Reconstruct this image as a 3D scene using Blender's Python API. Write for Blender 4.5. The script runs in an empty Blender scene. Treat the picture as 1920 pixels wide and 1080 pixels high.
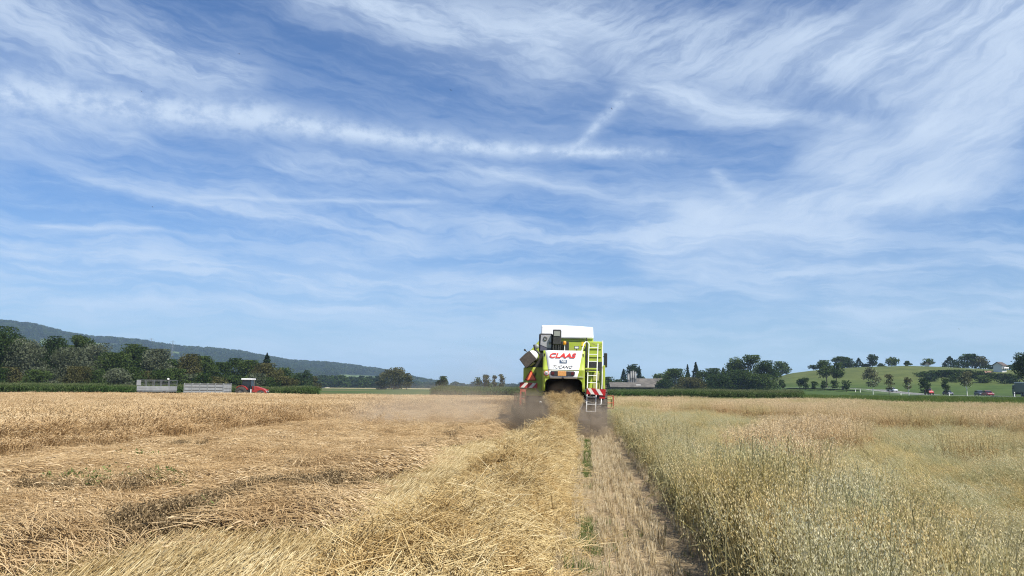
import bpy, bmesh, math, random
import numpy as np
from mathutils import Vector, Matrix, Euler

SC = bpy.context.scene
COL = SC.collection
R = math.radians
random.seed(7)
RNG = np.random.default_rng(7)

# ------------------------------------------------------------------ camera
FPX = 1450.0                     # focal length in pixels of the 1920 px wide photograph
YAW, PITCH, ROLL = math.atan2(140, FPX), math.atan2(188, FPX), R(0.5)
EYE = 1.7
cam_d = bpy.data.cameras.new('camera')
cam = bpy.data.objects.new('camera', cam_d)
COL.objects.link(cam)
CM = Matrix.Rotation(YAW, 3, 'Z') @ Matrix.Rotation(math.pi / 2 + PITCH, 3, 'X') @ Matrix.Rotation(ROLL, 3, 'Z')
cam.matrix_world = Matrix.Translation((0, 0, EYE)) @ CM.to_4x4()
cam_d.sensor_width = 36.0
cam_d.lens = 36.0 * FPX / 1920.0
cam_d.clip_start = 0.05
cam_d.clip_end = 30000
SC.camera = cam

SC.view_settings.view_transform = 'Standard'
SC.view_settings.look = 'None'
SC.view_settings.exposure = 0.62
SC.view_settings.gamma = 1.0
SC.view_settings.use_curve_mapping = False
SC.render.engine = 'CYCLES'
cy = SC.cycles
cy.max_bounces = 6
cy.diffuse_bounces = 2
cy.glossy_bounces = 2
cy.transmission_bounces = 3
cy.transparent_max_bounces = 8
cy.volume_bounces = 1
cy.volume_max_steps = 256
cy.use_denoising = True
cy.denoiser = 'OPENIMAGEDENOISE'
cy.denoising_prefilter = 'NONE'
cy.denoising_input_passes = 'RGB_ALBEDO_NORMAL'
cy.filter_width = 1.15

def ray(px, py):
    return (CM @ Vector(((px - 960) / FPX, (540 - py) / FPX, -1.0))).normalized()

def horizon(px):
    return 728 + (px - 960) * math.tan(ROLL)

def at(px, dist):
    """ground point a horizontal distance away in the direction of a column of the photograph"""
    d = ray(px, horizon(px))
    k = dist / math.hypot(d.x, d.y)
    return d.x * k, d.y * k

def gpt(px, py):
    """level ground seen at a pixel"""
    d = ray(px, py)
    k = -EYE / d.z
    return d.x * k, d.y * k

def zof(px, py, dist):
    d = ray(px, py)
    return EYE + dist * d.z / math.hypot(d.x, d.y)

def pxof(x, y):
    az = np.clip(np.arctan2(x, y), -1.2, 1.2)
    return 960 + FPX * np.tan(np.clip(az + YAW, -1.25, 1.25))

# ------------------------------------------------------------------ world sky
SUN_DIR = Vector((0.57, -0.56, 1.06)).normalized()       # towards the sun: high, behind the right shoulder
SUN_EL = math.asin(SUN_DIR.z)
SUN_AZ = math.atan2(SUN_DIR.x, SUN_DIR.y)

class NT:
    """small helper that writes shader maths"""
    def __init__(s, tree):
        s.t = tree
    def node(s, typ, **kw):
        n = s.t.nodes.new(typ)
        for k, v in kw.items():
            setattr(n, k, v)
        return n
    def put(s, sock, v):
        if isinstance(v, bpy.types.NodeSocket):
            s.t.links.new(v, sock)
        else:
            sock.default_value = v
    def m(s, op, a, b=None, c=None, clamp=False):
        n = s.node('ShaderNodeMath', operation=op, use_clamp=clamp)
        for i, v in enumerate((a, b, c)):
            if v is not None:
                s.put(n.inputs[i], v)
        return n.outputs[0]
    def add(s, a, b): return s.m('ADD', a, b)
    def sub(s, a, b): return s.m('SUBTRACT', a, b)
    def mul(s, a, b): return s.m('MULTIPLY', a, b)
    def mapr(s, v, a, b, c=0.0, d=1.0, smooth=True):
        n = s.node('ShaderNodeMapRange', interpolation_type='SMOOTHSTEP' if smooth else 'LINEAR')
        s.put(n.inputs[0], v)
        for i, q in enumerate((a, b, c, d)):
            n.inputs[i + 1].default_value = q
        return n.outputs[0]
    def xyz(s, x, y, z=0.0):
        n = s.node('ShaderNodeCombineXYZ')
        for i, v in enumerate((x, y, z)):
            s.put(n.inputs[i], v)
        return n.outputs[0]
    def noise(s, vec, scale=1.0, detail=4.0, rough=0.55, dist=0.0, col=False):
        n = s.node('ShaderNodeTexNoise')
        if vec is not None:
            s.put(n.inputs['Vector'], vec)
        n.inputs['Scale'].default_value = scale
        n.inputs['Detail'].default_value = detail
        n.inputs['Roughness'].default_value = rough
        n.inputs['Distortion'].default_value = dist
        return n.outputs['Color' if col else 'Fac']
    def mix(s, f, a, b, blend='MIX'):
        n = s.node('ShaderNodeMix', data_type='RGBA', blend_type=blend)
        s.put(n.inputs[0], f)
        for i, v in ((6, a), (7, b)):
            if not isinstance(v, bpy.types.NodeSocket) and len(v) == 3:
                v = (*v, 1)
            s.put(n.inputs[i], v)
        return n.outputs[2]

world = bpy.data.worlds.new('World')
SC.world = world
world.use_nodes = True
wt = world.node_tree
wt.nodes.clear()
W = NT(wt)
sky = W.node('ShaderNodeTexSky', sky_type='NISHITA')
sky.sun_disc = False
sky.sun_elevation = SUN_EL
sky.sun_rotation = SUN_AZ
sky.altitude = 400
sky.air_density = 1.0
sky.dust_density = 0.6
sky.ozone_density = 2.0
tc = W.node('ShaderNodeTexCoord')
sp = W.node('ShaderNodeSeparateXYZ')
wt.links.new(tc.outputs['Generated'], sp.inputs[0])
AZ = W.mul(W.m('ARCTAN2', sp.outputs[0], sp.outputs[1]), 57.29578)        # degrees east of the track
EL = W.mul(W.m('ARCSINE', sp.outputs[2]), 57.29578)
# cirrus: the sky map is laid out in azimuth and elevation
wv = W.noise(W.xyz(W.mul(AZ, 0.11), W.mul(EL, 0.2), 3.1), 1.0, 4.0, 0.6, col=True)
ws = W.node('ShaderNodeSeparateColor')
wt.links.new(wv, ws.inputs[0])
AZw = W.add(AZ, W.mul(W.sub(ws.outputs[0], 0.5), 5.0))
ELw = W.add(EL, W.mul(W.sub(ws.outputs[1], 0.5), 3.4))

def azel(px, py):
    d = ray(px, py)
    return math.degrees(math.atan2(d.x, d.y)), math.degrees(math.asin(d.z))

def fibre(ang, fine, coarse, z, detail=6.0, rough=0.62):
    c, s_ = math.cos(R(ang)), math.sin(R(ang))
    u = W.add(W.mul(AZw, c), W.mul(ELw, s_))
    v = W.sub(W.mul(ELw, c), W.mul(AZw, s_))
    return W.noise(W.xyz(W.mul(u, coarse), W.mul(v, fine), z), 1.0, detail, rough)

F_down = fibre(-9, 0.62, 0.13, 1.7)
F_up = fibre(24, 0.55, 0.12, 5.2)
F_flat = fibre(-2, 0.85, 0.09, 8.4)
F_puff = W.noise(W.xyz(W.mul(AZ, 0.55), W.mul(EL, 0.8), 2.0), 1.0, 6.0, 0.62)
def finer(a, ang, z):
    return W.add(W.mul(a, 0.68), W.mul(fibre(ang, 1.9, 0.30, z, 5.0, 0.65), 0.32))
F_down, F_up, F_flat = finer(F_down, -12, 11.3), finer(F_up, 27, 14.9), finer(F_flat, -3, 17.2)
fib = {'d': W.mapr(F_down, 0.38, 0.63), 'u': W.mapr(F_up, 0.38, 0.63), 'f': W.mapr(F_flat, 0.385, 0.63), 'p': W.mapr(F_puff, 0.34, 0.62)}

def stroke(p0, p1, w0, w1, s, f='d', k=0.75, warp=True, fade=0.12):
    """a streak of cirrus between two directions of the sky, widths in degrees"""
    a0, e0 = azel(*p0)
    a1, e1 = azel(*p1)
    L = math.hypot(a1 - a0, e1 - e0)
    dx, dy = (a1 - a0) / L, (e1 - e0) / L
    A = W.sub(AZw if warp else W.add(AZ, W.mul(W.sub(AZw, AZ), 0.22)), a0)
    E = W.sub(ELw if warp else W.add(EL, W.mul(W.sub(ELw, EL), 0.22)), e0)
    t = W.mul(W.add(W.mul(A, dx), W.mul(E, dy)), 1 / L)
    n = W.sub(W.mul(E, dx), W.mul(A, dy))
    w = W.mapr(t, 0, 1, w0, w1, False)
    g = W.m('EXPONENT', W.mul(W.m('POWER', W.m('ABSOLUTE', W.m('DIVIDE', n, w)), 1.7), -1.0))
    ends = W.mul(W.mapr(t, -fade, fade), W.mapr(t, 1 + fade, 1 - fade))
    body = W.mul(W.mul(g, ends), min(1.0, s * 1.22))
    return W.mul(body, W.add(1 - k, W.mul(fib[f], k)))

STROKES = [
    # the long puffy band crossing from the left edge, and the short trail that joins it
    ((-40, 165), (520, 222), 1.5, 0.95, 0.85, 'p', 0.6, False), ((430, 214), (1260, 288), 0.95, 0.42, 0.85, 'p', 0.55, False),
    ((1068, 282), (1185, 168), 0.32, 0.62, 0.58, 'p', 0.7, False), ((1175, 150), (1480, 215), 1.3, 1.1, 0.75, 'd', 0.5),
    ((1300, 205), (1600, 225), 0.9, 0.5, 0.55, 'u', 0.6),
    # upper left veils
    ((-80, -10), (470, 150), 3.4, 1.2, 0.62, 'd', 0.7), ((-60, 235), (300, 262), 1.6, 0.7, 0.45, 'd', 0.7),
    ((40, 60), (300, 110), 2.0, 1.5, 0.30, 'd', 0.6),
    # the top sheet from centre to right
    ((540, -45), (1130, 95), 1.6, 3.2, 0.75, 'd', 0.5), ((1000, 30), (1620, 60), 2.2, 2.6, 0.55, 'u', 0.7),
    ((1130, 95), (1650, 120), 1.5, 2.2, 0.55, 'u', 0.65), ((1480, 70), (1800, -30), 0.8, 0.6, 0.5, 'u', 0.6),
    ((1560, 130), (1990, 0), 2.2, 4.6, 0.8, 'u', 0.55), ((1690, 250), (1960, 110), 3.2, 3.4, 0.75, 'u', 0.45),
    ((1500, 290), (1900, 240), 2.0, 2.4, 0.62, 'u', 0.5), ((1560, 330), (1900, 300), 1.5, 1.7, 0.55, 'u', 0.6),
    # the wide pale fan right of centre
    ((1290, 420), (1830, 350), 1.8, 1.2, 0.85, 'u', 0.45), ((1180, 455), (1640, 440), 1.7, 1.5, 0.72, 'f', 0.5),
    ((860, 300), (1360, 420), 0.5, 1.0, 0.55, 'd', 0.6), ((1330, 320), (1430, 390), 0.5, 0.6, 0.5, 'd', 0.5),
    ((1200, 500), (1480, 560), 0.7, 0.7, 0.55, 'd', 0.6),
    # middle left thin streaks
    ((120, 320), (780, 460), 0.5, 0.8, 0.55, 'd', 0.7), ((300, 340), (900, 415), 1.2, 1.2, 0.38, 'd', 0.7),
    ((360, 368), (810, 378), 0.16, 0.16, 0.55, 'f', 0.4, False), ((60, 420), (300, 432), 0.2, 0.2, 0.45, 'f', 0.4, False),
    ((480, 300), (1000, 330), 1.0, 1.0, 0.4, 'd', 0.75), ((880, 430), (1400, 470), 0.8, 1.0, 0.45, 'f', 0.6),
    ((-40, 450), (700, 520), 0.8, 0.9, 0.5, 'f', 0.7), ((0, 500), (1000, 530), 0.8, 0.8, 0.45, 'f', 0.7),
    ((100, 560), (780, 578), 0.35, 0.35, 0.45, 'f', 0.6), ((600, 480), (1150, 560), 0.8, 0.7, 0.45, 'd', 0.6),
    ((1400, 520), (1960, 470), 0.8, 0.9, 0.45, 'f', 0.6), ((1500, 590), (1960, 560), 0.8, 0.8, 0.4, 'f', 0.6),
]
clear = None
for st in STROKES:
    q = W.m('SUBTRACT', 1.0, stroke(*st), clamp=True)
    clear = q if clear is None else W.mul(clear, q)
# thin general veil, streaky towards the horizon and over the rest of the sky dome
veil = W.mul(W.mul(fib['f'], W.mapr(EL, 26, 6)), 0.44)
veil2 = W.mul(W.mul(fib['d'], W.mapr(EL, 5, 20)), 0.16)
clear = W.mul(clear, W.mul(W.sub(1.0, veil), W.sub(1.0, veil2)))
cover = W.mul(W.sub(1.0, W.mul(clear, W.mapr(EL, 0.0, 14.0, 0.64, 1.0))), W.mapr(EL, -1.0, 1.5))
tint = W.mix(1.0, sky.outputs[0], (0.53, 0.77, 1.06), 'MULTIPLY')
lowsky = W.mapr(EL, 0, 14, 0.80, 1.0)
tint = W.mix(1.0, tint, W.xyz(lowsky, lowsky, lowsky), 'MULTIPLY')
skycol = W.mix(W.mul(cover, 0.90), tint, (5.5, 6.5, 7.9))
bg = W.node('ShaderNodeBackground')
wt.links.new(skycol, bg.inputs[0])
bg.inputs[1].default_value = 0.08
wo = W.node('ShaderNodeOutputWorld')
wt.links.new(bg.outputs[0], wo.inputs[0])
world.cycles.sampling_method = 'MANUAL'
world.cycles.sample_map_resolution = 512

# ------------------------------------------------------------------ sun
sl = bpy.data.lights.new('sun', 'SUN')
sl.energy = 5.0
sl.angle = R(0.5)
sl.color = (1.0, 0.95, 0.86)
sun = bpy.data.objects.new('sun', sl)
sun.rotation_euler = SUN_DIR.to_track_quat('Z', 'Y').to_euler()
sun.location = (30, -20, 60)
COL.objects.link(sun)

# ------------------------------------------------------------------ helpers
def tag(o, label=None, cat=None, group=None, kind=None):
    for k, v in (('label', label), ('category', cat), ('group', group), ('kind', kind)):
        if v:
            o[k] = v
    return o

def empty(name, loc, rz=0.0, **kw):
    o = bpy.data.objects.new(name, None)
    o.empty_display_size = 0.3
    o.location = loc
    o.rotation_euler = (0, 0, rz)
    COL.objects.link(o)
    return tag(o, **kw)

def mesh_obj(name, me, parent=None, loc=(0, 0, 0)):
    o = bpy.data.objects.new(name, me)
    o.location = loc
    COL.objects.link(o)
    if parent:
        o.parent = parent
    return o

class MB:
    """collects simple solids; build() links them as one mesh object"""
    def __init__(s):
        s.v, s.f, s.sm = [], [], []
    def _add(s, vs, fs, smooth=False):
        b = len(s.v)
        s.v += [tuple(v) for v in vs]
        s.f += [tuple(i + b for i in f) for f in fs]
        s.sm += [smooth] * len(fs)
        return s
    def box(s, c, d, rot=None):
        x, y, z = d[0] / 2, d[1] / 2, d[2] / 2
        vs = [Vector((a * x, b * y, e * z)) for a in (-1, 1) for b in (-1, 1) for e in (-1, 1)]
        if rot:
            m = Euler(rot).to_matrix()
            vs = [m @ v for v in vs]
        c = Vector(c)
        return s._add([v + c for v in vs], [(0, 1, 3, 2), (4, 6, 7, 5), (0, 4, 5, 1), (2, 3, 7, 6), (0, 2, 6, 4), (1, 5, 7, 3)])
    def bb(s, x0, x1, y0, y1, z0, z1):
        return s.box(((x0 + x1) / 2, (y0 + y1) / 2, (z0 + z1) / 2), (x1 - x0, y1 - y0, z1 - z0))
    def tube(s, pts, r, n=8, caps=True):
        pts = [Vector(p) for p in pts]
        rs = r if isinstance(r, (list, tuple)) else [r] * len(pts)
        vs, fs = [], []
        up = None
        for i, p in enumerate(pts):
            t = (pts[min(i + 1, len(pts) - 1)] - pts[max(i - 1, 0)]).normalized()
            if up is None:
                up = Vector((0, 0, 1)) if abs(t.z) < 0.9 else Vector((1, 0, 0))
            u = t.cross(up).normalized()
            w = u.cross(t).normalized()
            up = w
            for k in range(n):
                a = 2 * math.pi * k / n
                vs.append(p + (u * math.cos(a) + w * math.sin(a)) * rs[i])
        for i in range(len(pts) - 1):
            for k in range(n):
                fs.append((i * n + k, i * n + (k + 1) % n, (i + 1) * n + (k + 1) % n, (i + 1) * n + k))
        s._add(vs, fs, True)
        if caps:
            s._add(vs[:n], [tuple(range(n))])
            s._add(vs[-n:], [tuple(reversed(range(n)))])
        return s
    def prism(s, poly, axis, a, b):
        """polygon in the plane across AXIS, extruded from a to b"""
        def P(p, q):
            return {'x': (q, p[0], p[1]), 'y': (p[0], q, p[1]), 'z': (p[0], p[1], q)}[axis]
        n = len(poly)
        vs = [P(p, a) for p in poly] + [P(p, b) for p in poly]
        fs = [tuple(range(n)), tuple(range(2 * n - 1, n - 1, -1))] + [(i, n + i, n + (i + 1) % n, (i + 1) % n) for i in range(n)]
        return s._add(vs, fs)
    def lathe(s, prof, c, axis='z', n=20):
        """profile of (radius, height) spun about an axis through c"""
        vs, fs = [], []
        for r, h in prof:
            for k in range(n):
                a = 2 * math.pi * k / n
                p = (r * math.cos(a), r * math.sin(a), h)
                p = {'z': p, 'x': (p[2], p[0], p[1]), 'y': (p[1], p[2], p[0])}[axis]
                vs.append((p[0] + c[0], p[1] + c[1], p[2] + c[2]))
        m = len(prof)
        for i in range(m - 1):
            for k in range(n):
                fs.append((i * n + k, i * n + (k + 1) % n, (i + 1) * n + (k + 1) % n, (i + 1) * n + k))
        return s._add(vs, fs, True)
    def build(s, name, material, parent=None, bevel=0.0, seg=2, loc=(0, 0, 0)):
        me = bpy.data.meshes.new(name)
        me.from_pydata(s.v, [], s.f)
        me.polygons.foreach_set('use_smooth', s.sm)
        bm = bmesh.new()
        bm.from_mesh(me)
        bmesh.ops.recalc_face_normals(bm, faces=bm.faces)
        bm.to_mesh(me)
        bm.free()
        for m in (material if isinstance(material, list) else [material]):
            me.materials.append(m)
        o = mesh_obj(name, me, parent, loc)
        if bevel:
            b = o.modifiers.new('bevel', 'BEVEL')
            b.width = bevel
            b.segments = seg
            b.limit_method = 'ANGLE'
            b.angle_limit = R(40)
        return o

def pmat(name, col, rough=0.5, metal=0.0, var=0.12, scale=6.0, dust=0.0, bump=0.0, coat=0.0, dustcol=(0.36, 0.29, 0.2), lo=0.0):
    """painted or plain surface with uneven colour, settled dust and a little relief"""
    m = bpy.data.materials.new(name)
    m.use_nodes = True
    t = NT(m.node_tree)
    b = m.node_tree.nodes['Principled BSDF']
    g = t.node('ShaderNodeTexCoord')
    n1 = t.noise(g.outputs['Object'], scale, 5.0, 0.6)
    c = t.mix(t.mapr(n1, 0.3, 0.7), tuple(v * (1 - var) for v in col), tuple(min(1, v * (1 + var)) for v in col))
    if dust:
        n2 = t.noise(g.outputs['Object'], scale * 2.3, 6.0, 0.65)
        c = t.mix(t.mul(t.mapr(n2, 0.35, 0.75), dust), c, dustcol)
    m.node_tree.links.new(c, b.inputs['Base Color'])
    b.inputs['Roughness'].default_value = rough
    b.inputs['Metallic'].default_value = metal
    if coat:
        b.inputs['Coat Weight'].default_value = coat
    if bump:
        bp = t.node('ShaderNodeBump')
        bp.inputs['Strength'].default_value = bump
        bp.inputs['Distance'].default_value = 0.02
        m.node_tree.links.new(t.noise(g.outputs['Object'], scale * 3, 4.0), bp.inputs['Height'])
        m.node_tree.links.new(bp.outputs[0], b.inputs['Normal'])
    return m

def leafmat(name, cols, patch=None, pscale=0.3, trans=0.25, pthr=(0.42, 0.62), rough=0.6, patch2=None, p2scale=1.0):
    """plant surface: colour ramp over each piece's own tone, with patches that differ over the field"""
    m = bpy.data.materials.new(name)
    m.use_nodes = True
    t = NT(m.node_tree)
    m.node_tree.nodes.clear()
    a = t.node('ShaderNodeAttribute', attribute_name='tone')
    rp = t.node('ShaderNodeValToRGB')
    els = rp.color_ramp.elements
    while len(els) < len(cols):
        els.new(0.5)
    for i, c in enumerate(cols):
        els[i].position = i / (len(cols) - 1)
        els[i].color = (*c, 1)
    m.node_tree.links.new(a.outputs['Fac'], rp.inputs[0])
    c = rp.outputs[0]
    geo = t.node('ShaderNodeNewGeometry')
    if patch:
        n = t.noise(geo.outputs['Position'], pscale, 3.0, 0.6)
        c = t.mix(t.mapr(n, pthr[0], pthr[1]), c, t.mix(1.0, c, patch, 'MULTIPLY'))
    if patch2:
        n = t.noise(geo.outputs['Position'], p2scale, 3.0, 0.6)
        c = t.mix(t.mapr(n, 0.45, 0.65), c, t.mix(1.0, c, patch2, 'MULTIPLY'))
    d = t.node('ShaderNodeBsdfDiffuse')
    m.node_tree.links.new(c, d.inputs[0])
    tr = t.node('ShaderNodeBsdfTranslucent')
    m.node_tree.links.new(c, tr.inputs[0])
    mx = t.node('ShaderNodeMixShader')
    mx.inputs[0].default_value = trans
    m.node_tree.links.new(d.outputs[0], mx.inputs[1])
    m.node_tree.links.new(tr.outputs[0], mx.inputs[2])
    o = t.node('ShaderNodeOutputMaterial')
    m.node_tree.links.new(mx.outputs[0], o.inputs[0])
    return m

# ---- plant geometry in numpy
def unit(a):
    return a / np.maximum(np.linalg.norm(a, axis=-1, keepdims=True), 1e-9)

class Patch:
    def __init__(s):
        s.v, s.f, s.t, s.n = [], [], [], 0
    def put(s, V, F, tone):
        s.v.append(V.reshape(-1, 3)); s.f.append(F + s.n); s.t.append(tone)
        s.n += len(s.v[-1])
    def ribbons(s, P, Wd, S, tone):
        """P (N,K,3) centre lines, Wd (N,K) half widths, S (N,3) side directions"""
        N, K, _ = P.shape
        o = S[:, None, :] * Wd[:, :, None]
        V = np.stack([P - o, P + o], 2)
        i = np.arange(N)[:, None] * (2 * K) + np.arange(K - 1)[None] * 2
        F = np.stack([i, i + 1, i + 3, i + 2], -1).reshape(-1, 4)
        s.put(V, F, np.repeat(tone, K - 1))
    def tubes(s, P, Rd, tone, n=3):
        N, K, _ = P.shape
        T = unit(np.gradient(P, axis=1))
        ref = np.broadcast_to(unit(RNG.normal(size=(N, 1, 3))), T.shape)
        U = unit(np.cross(T, ref)); Vv = np.cross(T, U)
        a = np.arange(n) * 2 * np.pi / n
        V = P[:, :, None] + Rd[:, :, None, None] * (U[:, :, None] * np.cos(a)[:, None] + Vv[:, :, None] * np.sin(a)[:, None])
        base = np.arange(N)[:, None, None] * (K * n) + np.arange(K - 1)[None, :, None] * n
        k = np.arange(n)[None, None]
        F = np.stack([base + k, base + (k + 1) % n, base + n + (k + 1) % n, base + n + k], -1).reshape(-1, 4)
        s.put(V, F, np.repeat(tone, (K - 1) * n))
    def quads(s, C, A, B, tone):
        """centres with two half axes: small leaves or grains as diamonds"""
        V = np.stack([C - A, C - B, C + A, C + B], 1)
        F = np.arange(len(C) * 4).reshape(-1, 4)
        s.put(V, F, tone)
    def mesh(s, name, mat, smooth=False):
        V = np.concatenate(s.v); F = np.concatenate(s.f)
        me = bpy.data.meshes.new(name)
        me.vertices.add(len(V)); me.vertices.foreach_set('co', V.astype(np.float32).ravel())
        me.loops.add(F.size); me.loops.foreach_set('vertex_index', F.astype(np.int32).ravel())
        me.polygons.add(len(F)); me.polygons.foreach_set('loop_start', np.arange(0, F.size, 4, dtype=np.int32))
        if smooth:
            me.polygons.foreach_set('use_smooth', np.ones(len(F), bool))
        at_ = me.attributes.new('tone', 'FLOAT', 'FACE')
        at_.data.foreach_set('value', np.clip(np.concatenate(s.t), 0, 1).astype(np.float32))
        me.update(calc_edges=True)
        me.materials.append(mat)
        return me
    def src(s, name, mat, smooth=False):
        return bpy.data.objects.new(name, s.mesh(name, mat, smooth))     # source shape only, never linked

def scatter(name, pts, rots, scls, sources, base=None, label=None, cat=None, kind='stuff'):
    """one object that grows copies of its source tufts on its points; BASE is an extra surface under them"""
    pts = np.asarray(pts, float).reshape(-1, 3)
    n = len(pts)
    me = bpy.data.meshes.new(name)
    if base is not None:
        BV, BF, bmats = base
        allv = np.concatenate([BV, pts])
        me.from_pydata(allv.tolist(), [], [tuple(f) for f in BF])
        for m in bmats:
            me.materials.append(m)
        me.polygons.foreach_set('use_smooth', [True] * len(me.polygons))
        nb = len(BV)
    else:
        me.from_pydata(pts.tolist(), [], [])
        nb = 0
    rots = np.asarray(rots, np.float32).reshape(-1, 3)
    scls = np.asarray(scls, np.float32)
    if scls.ndim == 1:
        scls = np.repeat(scls[:, None], 3, 1)
    z3 = np.zeros((nb, 3), np.float32)
    for nm, arr in (('rot', rots), ('scl', scls)):
        a = me.attributes.new(nm, 'FLOAT_VECTOR', 'POINT')
        a.data.foreach_set('vector', np.concatenate([z3, arr]).ravel())
    a = me.attributes.new('pt', 'BOOLEAN', 'POINT')
    a.data.foreach_set('value', np.r_[np.zeros(nb, bool), np.ones(n, bool)])
    o = mesh_obj(name, me)
    tag(o, label, cat, None, kind)
    ng = bpy.data.node_groups.new(name + '_growth', 'GeometryNodeTree')
    ng.interface.new_socket('Geometry', in_out='INPUT', socket_type='NodeSocketGeometry')
    ng.interface.new_socket('Geometry', in_out='OUTPUT', socket_type='NodeSocketGeometry')
    gi = ng.nodes.new('NodeGroupInput'); go = ng.nodes.new('NodeGroupOutput')
    iop = ng.nodes.new('GeometryNodeInstanceOnPoints')
    g2i = ng.nodes.new('GeometryNodeGeometryToInstance')
    for s in sources:
        oi = ng.nodes.new('GeometryNodeObjectInfo')
        oi.inputs['Object'].default_value = s
        oi.inputs['As Instance'].default_value = False
        ng.links.new(oi.outputs['Geometry'], g2i.inputs[0])
    def attr(nm, typ):
        q = ng.nodes.new('GeometryNodeInputNamedAttribute')
        q.data_type = typ
        q.inputs['Name'].default_value = nm
        return next(x for x in q.outputs if x.enabled and x.name == 'Attribute')
    ng.links.new(gi.outputs[0], iop.inputs['Points'])
    ng.links.new(attr('pt', 'BOOLEAN'), iop.inputs['Selection'])
    ng.links.new(g2i.outputs[0], iop.inputs['Instance'])
    iop.inputs['Pick Instance'].default_value = True
    rv = ng.nodes.new('FunctionNodeRandomValue')
    rv.data_type = 'INT'
    ii = [x for x in rv.inputs if x.enabled]
    ii[0].default_value, ii[1].default_value = 0, len(sources) - 1
    ng.links.new(next(x for x in rv.outputs if x.enabled), iop.inputs['Instance Index'])
    e2r = ng.nodes.new('FunctionNodeEulerToRotation')
    ng.links.new(attr('rot', 'FLOAT_VECTOR'), e2r.inputs[0])
    ng.links.new(e2r.outputs[0], iop.inputs['Rotation'])
    ng.links.new(attr('scl', 'FLOAT_VECTOR'), iop.inputs['Scale'])
    if base is not None:
        j = ng.nodes.new('GeometryNodeJoinGeometry')
        ng.links.new(gi.outputs[0], j.inputs[0])
        ng.links.new(iop.outputs[0], j.inputs[0])
        ng.links.new(j.outputs[0], go.inputs[0])
    else:
        ng.links.new(iop.outputs[0], go.inputs[0])
    md = o.modifiers.new('growth', 'NODES')
    md.node_group = ng
    return o

_vn = {}
def vnoise(x, y, s=1.0, seed=0):
    """smooth value noise in 0..1"""
    if seed not in _vn:
        _vn[seed] = np.random.default_rng(100 + seed).random((257, 257))
    g = _vn[seed]
    x = np.asarray(x, float) / s + 1000; y = np.asarray(y, float) / s + 1000
    xi, yi = np.floor(x).astype(int), np.floor(y).astype(int)
    fx, fy = x - xi, y - yi
    fx, fy = fx * fx * (3 - 2 * fx), fy * fy * (3 - 2 * fy)
    a, b, c, d = g[xi % 257, yi % 257], g[(xi + 1) % 257, yi % 257], g[xi % 257, (yi + 1) % 257], g[(xi + 1) % 257, (yi + 1) % 257]
    return (a * (1 - fx) + b * fx) * (1 - fy) + (c * (1 - fx) + d * fx) * fy

def fbm(x, y, s, seed=0, o=3):
    return sum(vnoise(x, y, s / 2 ** i, seed + i) * 0.5 ** i for i in range(o)) / sum(0.5 ** i for i in range(o))

def sstep(x, a, b):
    t = np.clip((np.asarray(x, float) - a) / (b - a), 0, 1)
    return t * t * (3 - 2 * t)

def jgrid(x0, x1, y0, y1, sx, sy=None, j=0.5):
    sy = sy or sx
    X, Y = np.meshgrid(np.arange(x0, x1, sx), np.arange(y0, y1, sy))
    X = X.ravel() + RNG.uniform(-j, j, X.size) * sx
    Y = Y.ravel() + RNG.uniform(-j, j, Y.size) * sy
    return X, Y

def inview(x, y, m=4.0):
    """keep what the photograph's field of view covers, plus a wide margin"""
    l = -math.tan(YAW + math.atan(960 / FPX) + R(m)); r = math.tan(math.atan(960 / FPX) - YAW + R(m))
    return (x > l * y - 1.5) & (x < r * y + 1.5) & (y > 0.3)

# ------------------------------------------------------------------ terrain
HR_PX = [1100, 1380, 1410, 1440, 1480, 1520, 1560, 1620, 1700, 1760, 1840, 1920, 2050, 2300, 2800]
HR_Y = [733, 733, 724, 714, 702, 697, 693, 690, 688, 690, 694, 697, 703, 712, 722]
HR_Z = [max(0, zof(p, y, 470)) for p, y in zip(HR_PX, HR_Y)]
HR_Z[0] = HR_Z[1] = 0.5
HL_PX = [-600, -200, 0, 60, 120, 180, 240, 280, 330, 400, 450, 520, 560, 620, 680, 720, 770, 820, 900, 1000, 1100]
HL_Y = [640, 606, 607, 613, 628, 637, 639, 645, 653, 657, 662, 675, 680, 683, 690, 696, 708, 718, 724, 728, 731]
HL_Z = [max(0, zof(p, y + 7, 2600)) for p, y in zip(HL_PX, HL_Y)]
EDGE_PX = [-400, 0, 480, 960, 1200, 1560, 1920, 2400]
EDGE_D = [100, 96, 97, 88, 84, 75, 66, 60]            # where the grain field ends

def ground_z(x, y):
    x = np.asarray(x, float); y = np.asarray(y, float)
    D = np.hypot(x, y)
    p = pxof(x, y)
    front = sstep(y, 5, 60)
    zr = np.interp(p, HR_PX, HR_Z) * sstep(D, 290, 470) * (1 - 0.8 * sstep(D, 640, 1500))
    zl = np.interp(p, HL_PX, HL_Z) * sstep(D, 1300, 2600) * (1 - sstep(D, 3200, 5000))
    rise = 0.5 * sstep(D, 90, 200) * sstep(p, 1050, 1300)
    return (zr + zl + rise) * front

def edge_d(p):
    return np.interp(p, EDGE_PX, EDGE_D)

azs = np.concatenate([np.arange(-60, 60, 0.3), np.arange(60, 300, 4.0)])
rad = [0.6]
while rad[-1] < 7500:
    rad.append(rad[-1] * 1.035 + 0.02)
rad = np.array(rad)
AA, RR = np.meshgrid(np.radians(azs), rad)
GX, GY = RR * np.sin(AA), RR * np.cos(AA)
GZ = ground_z(GX, GY)
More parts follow.
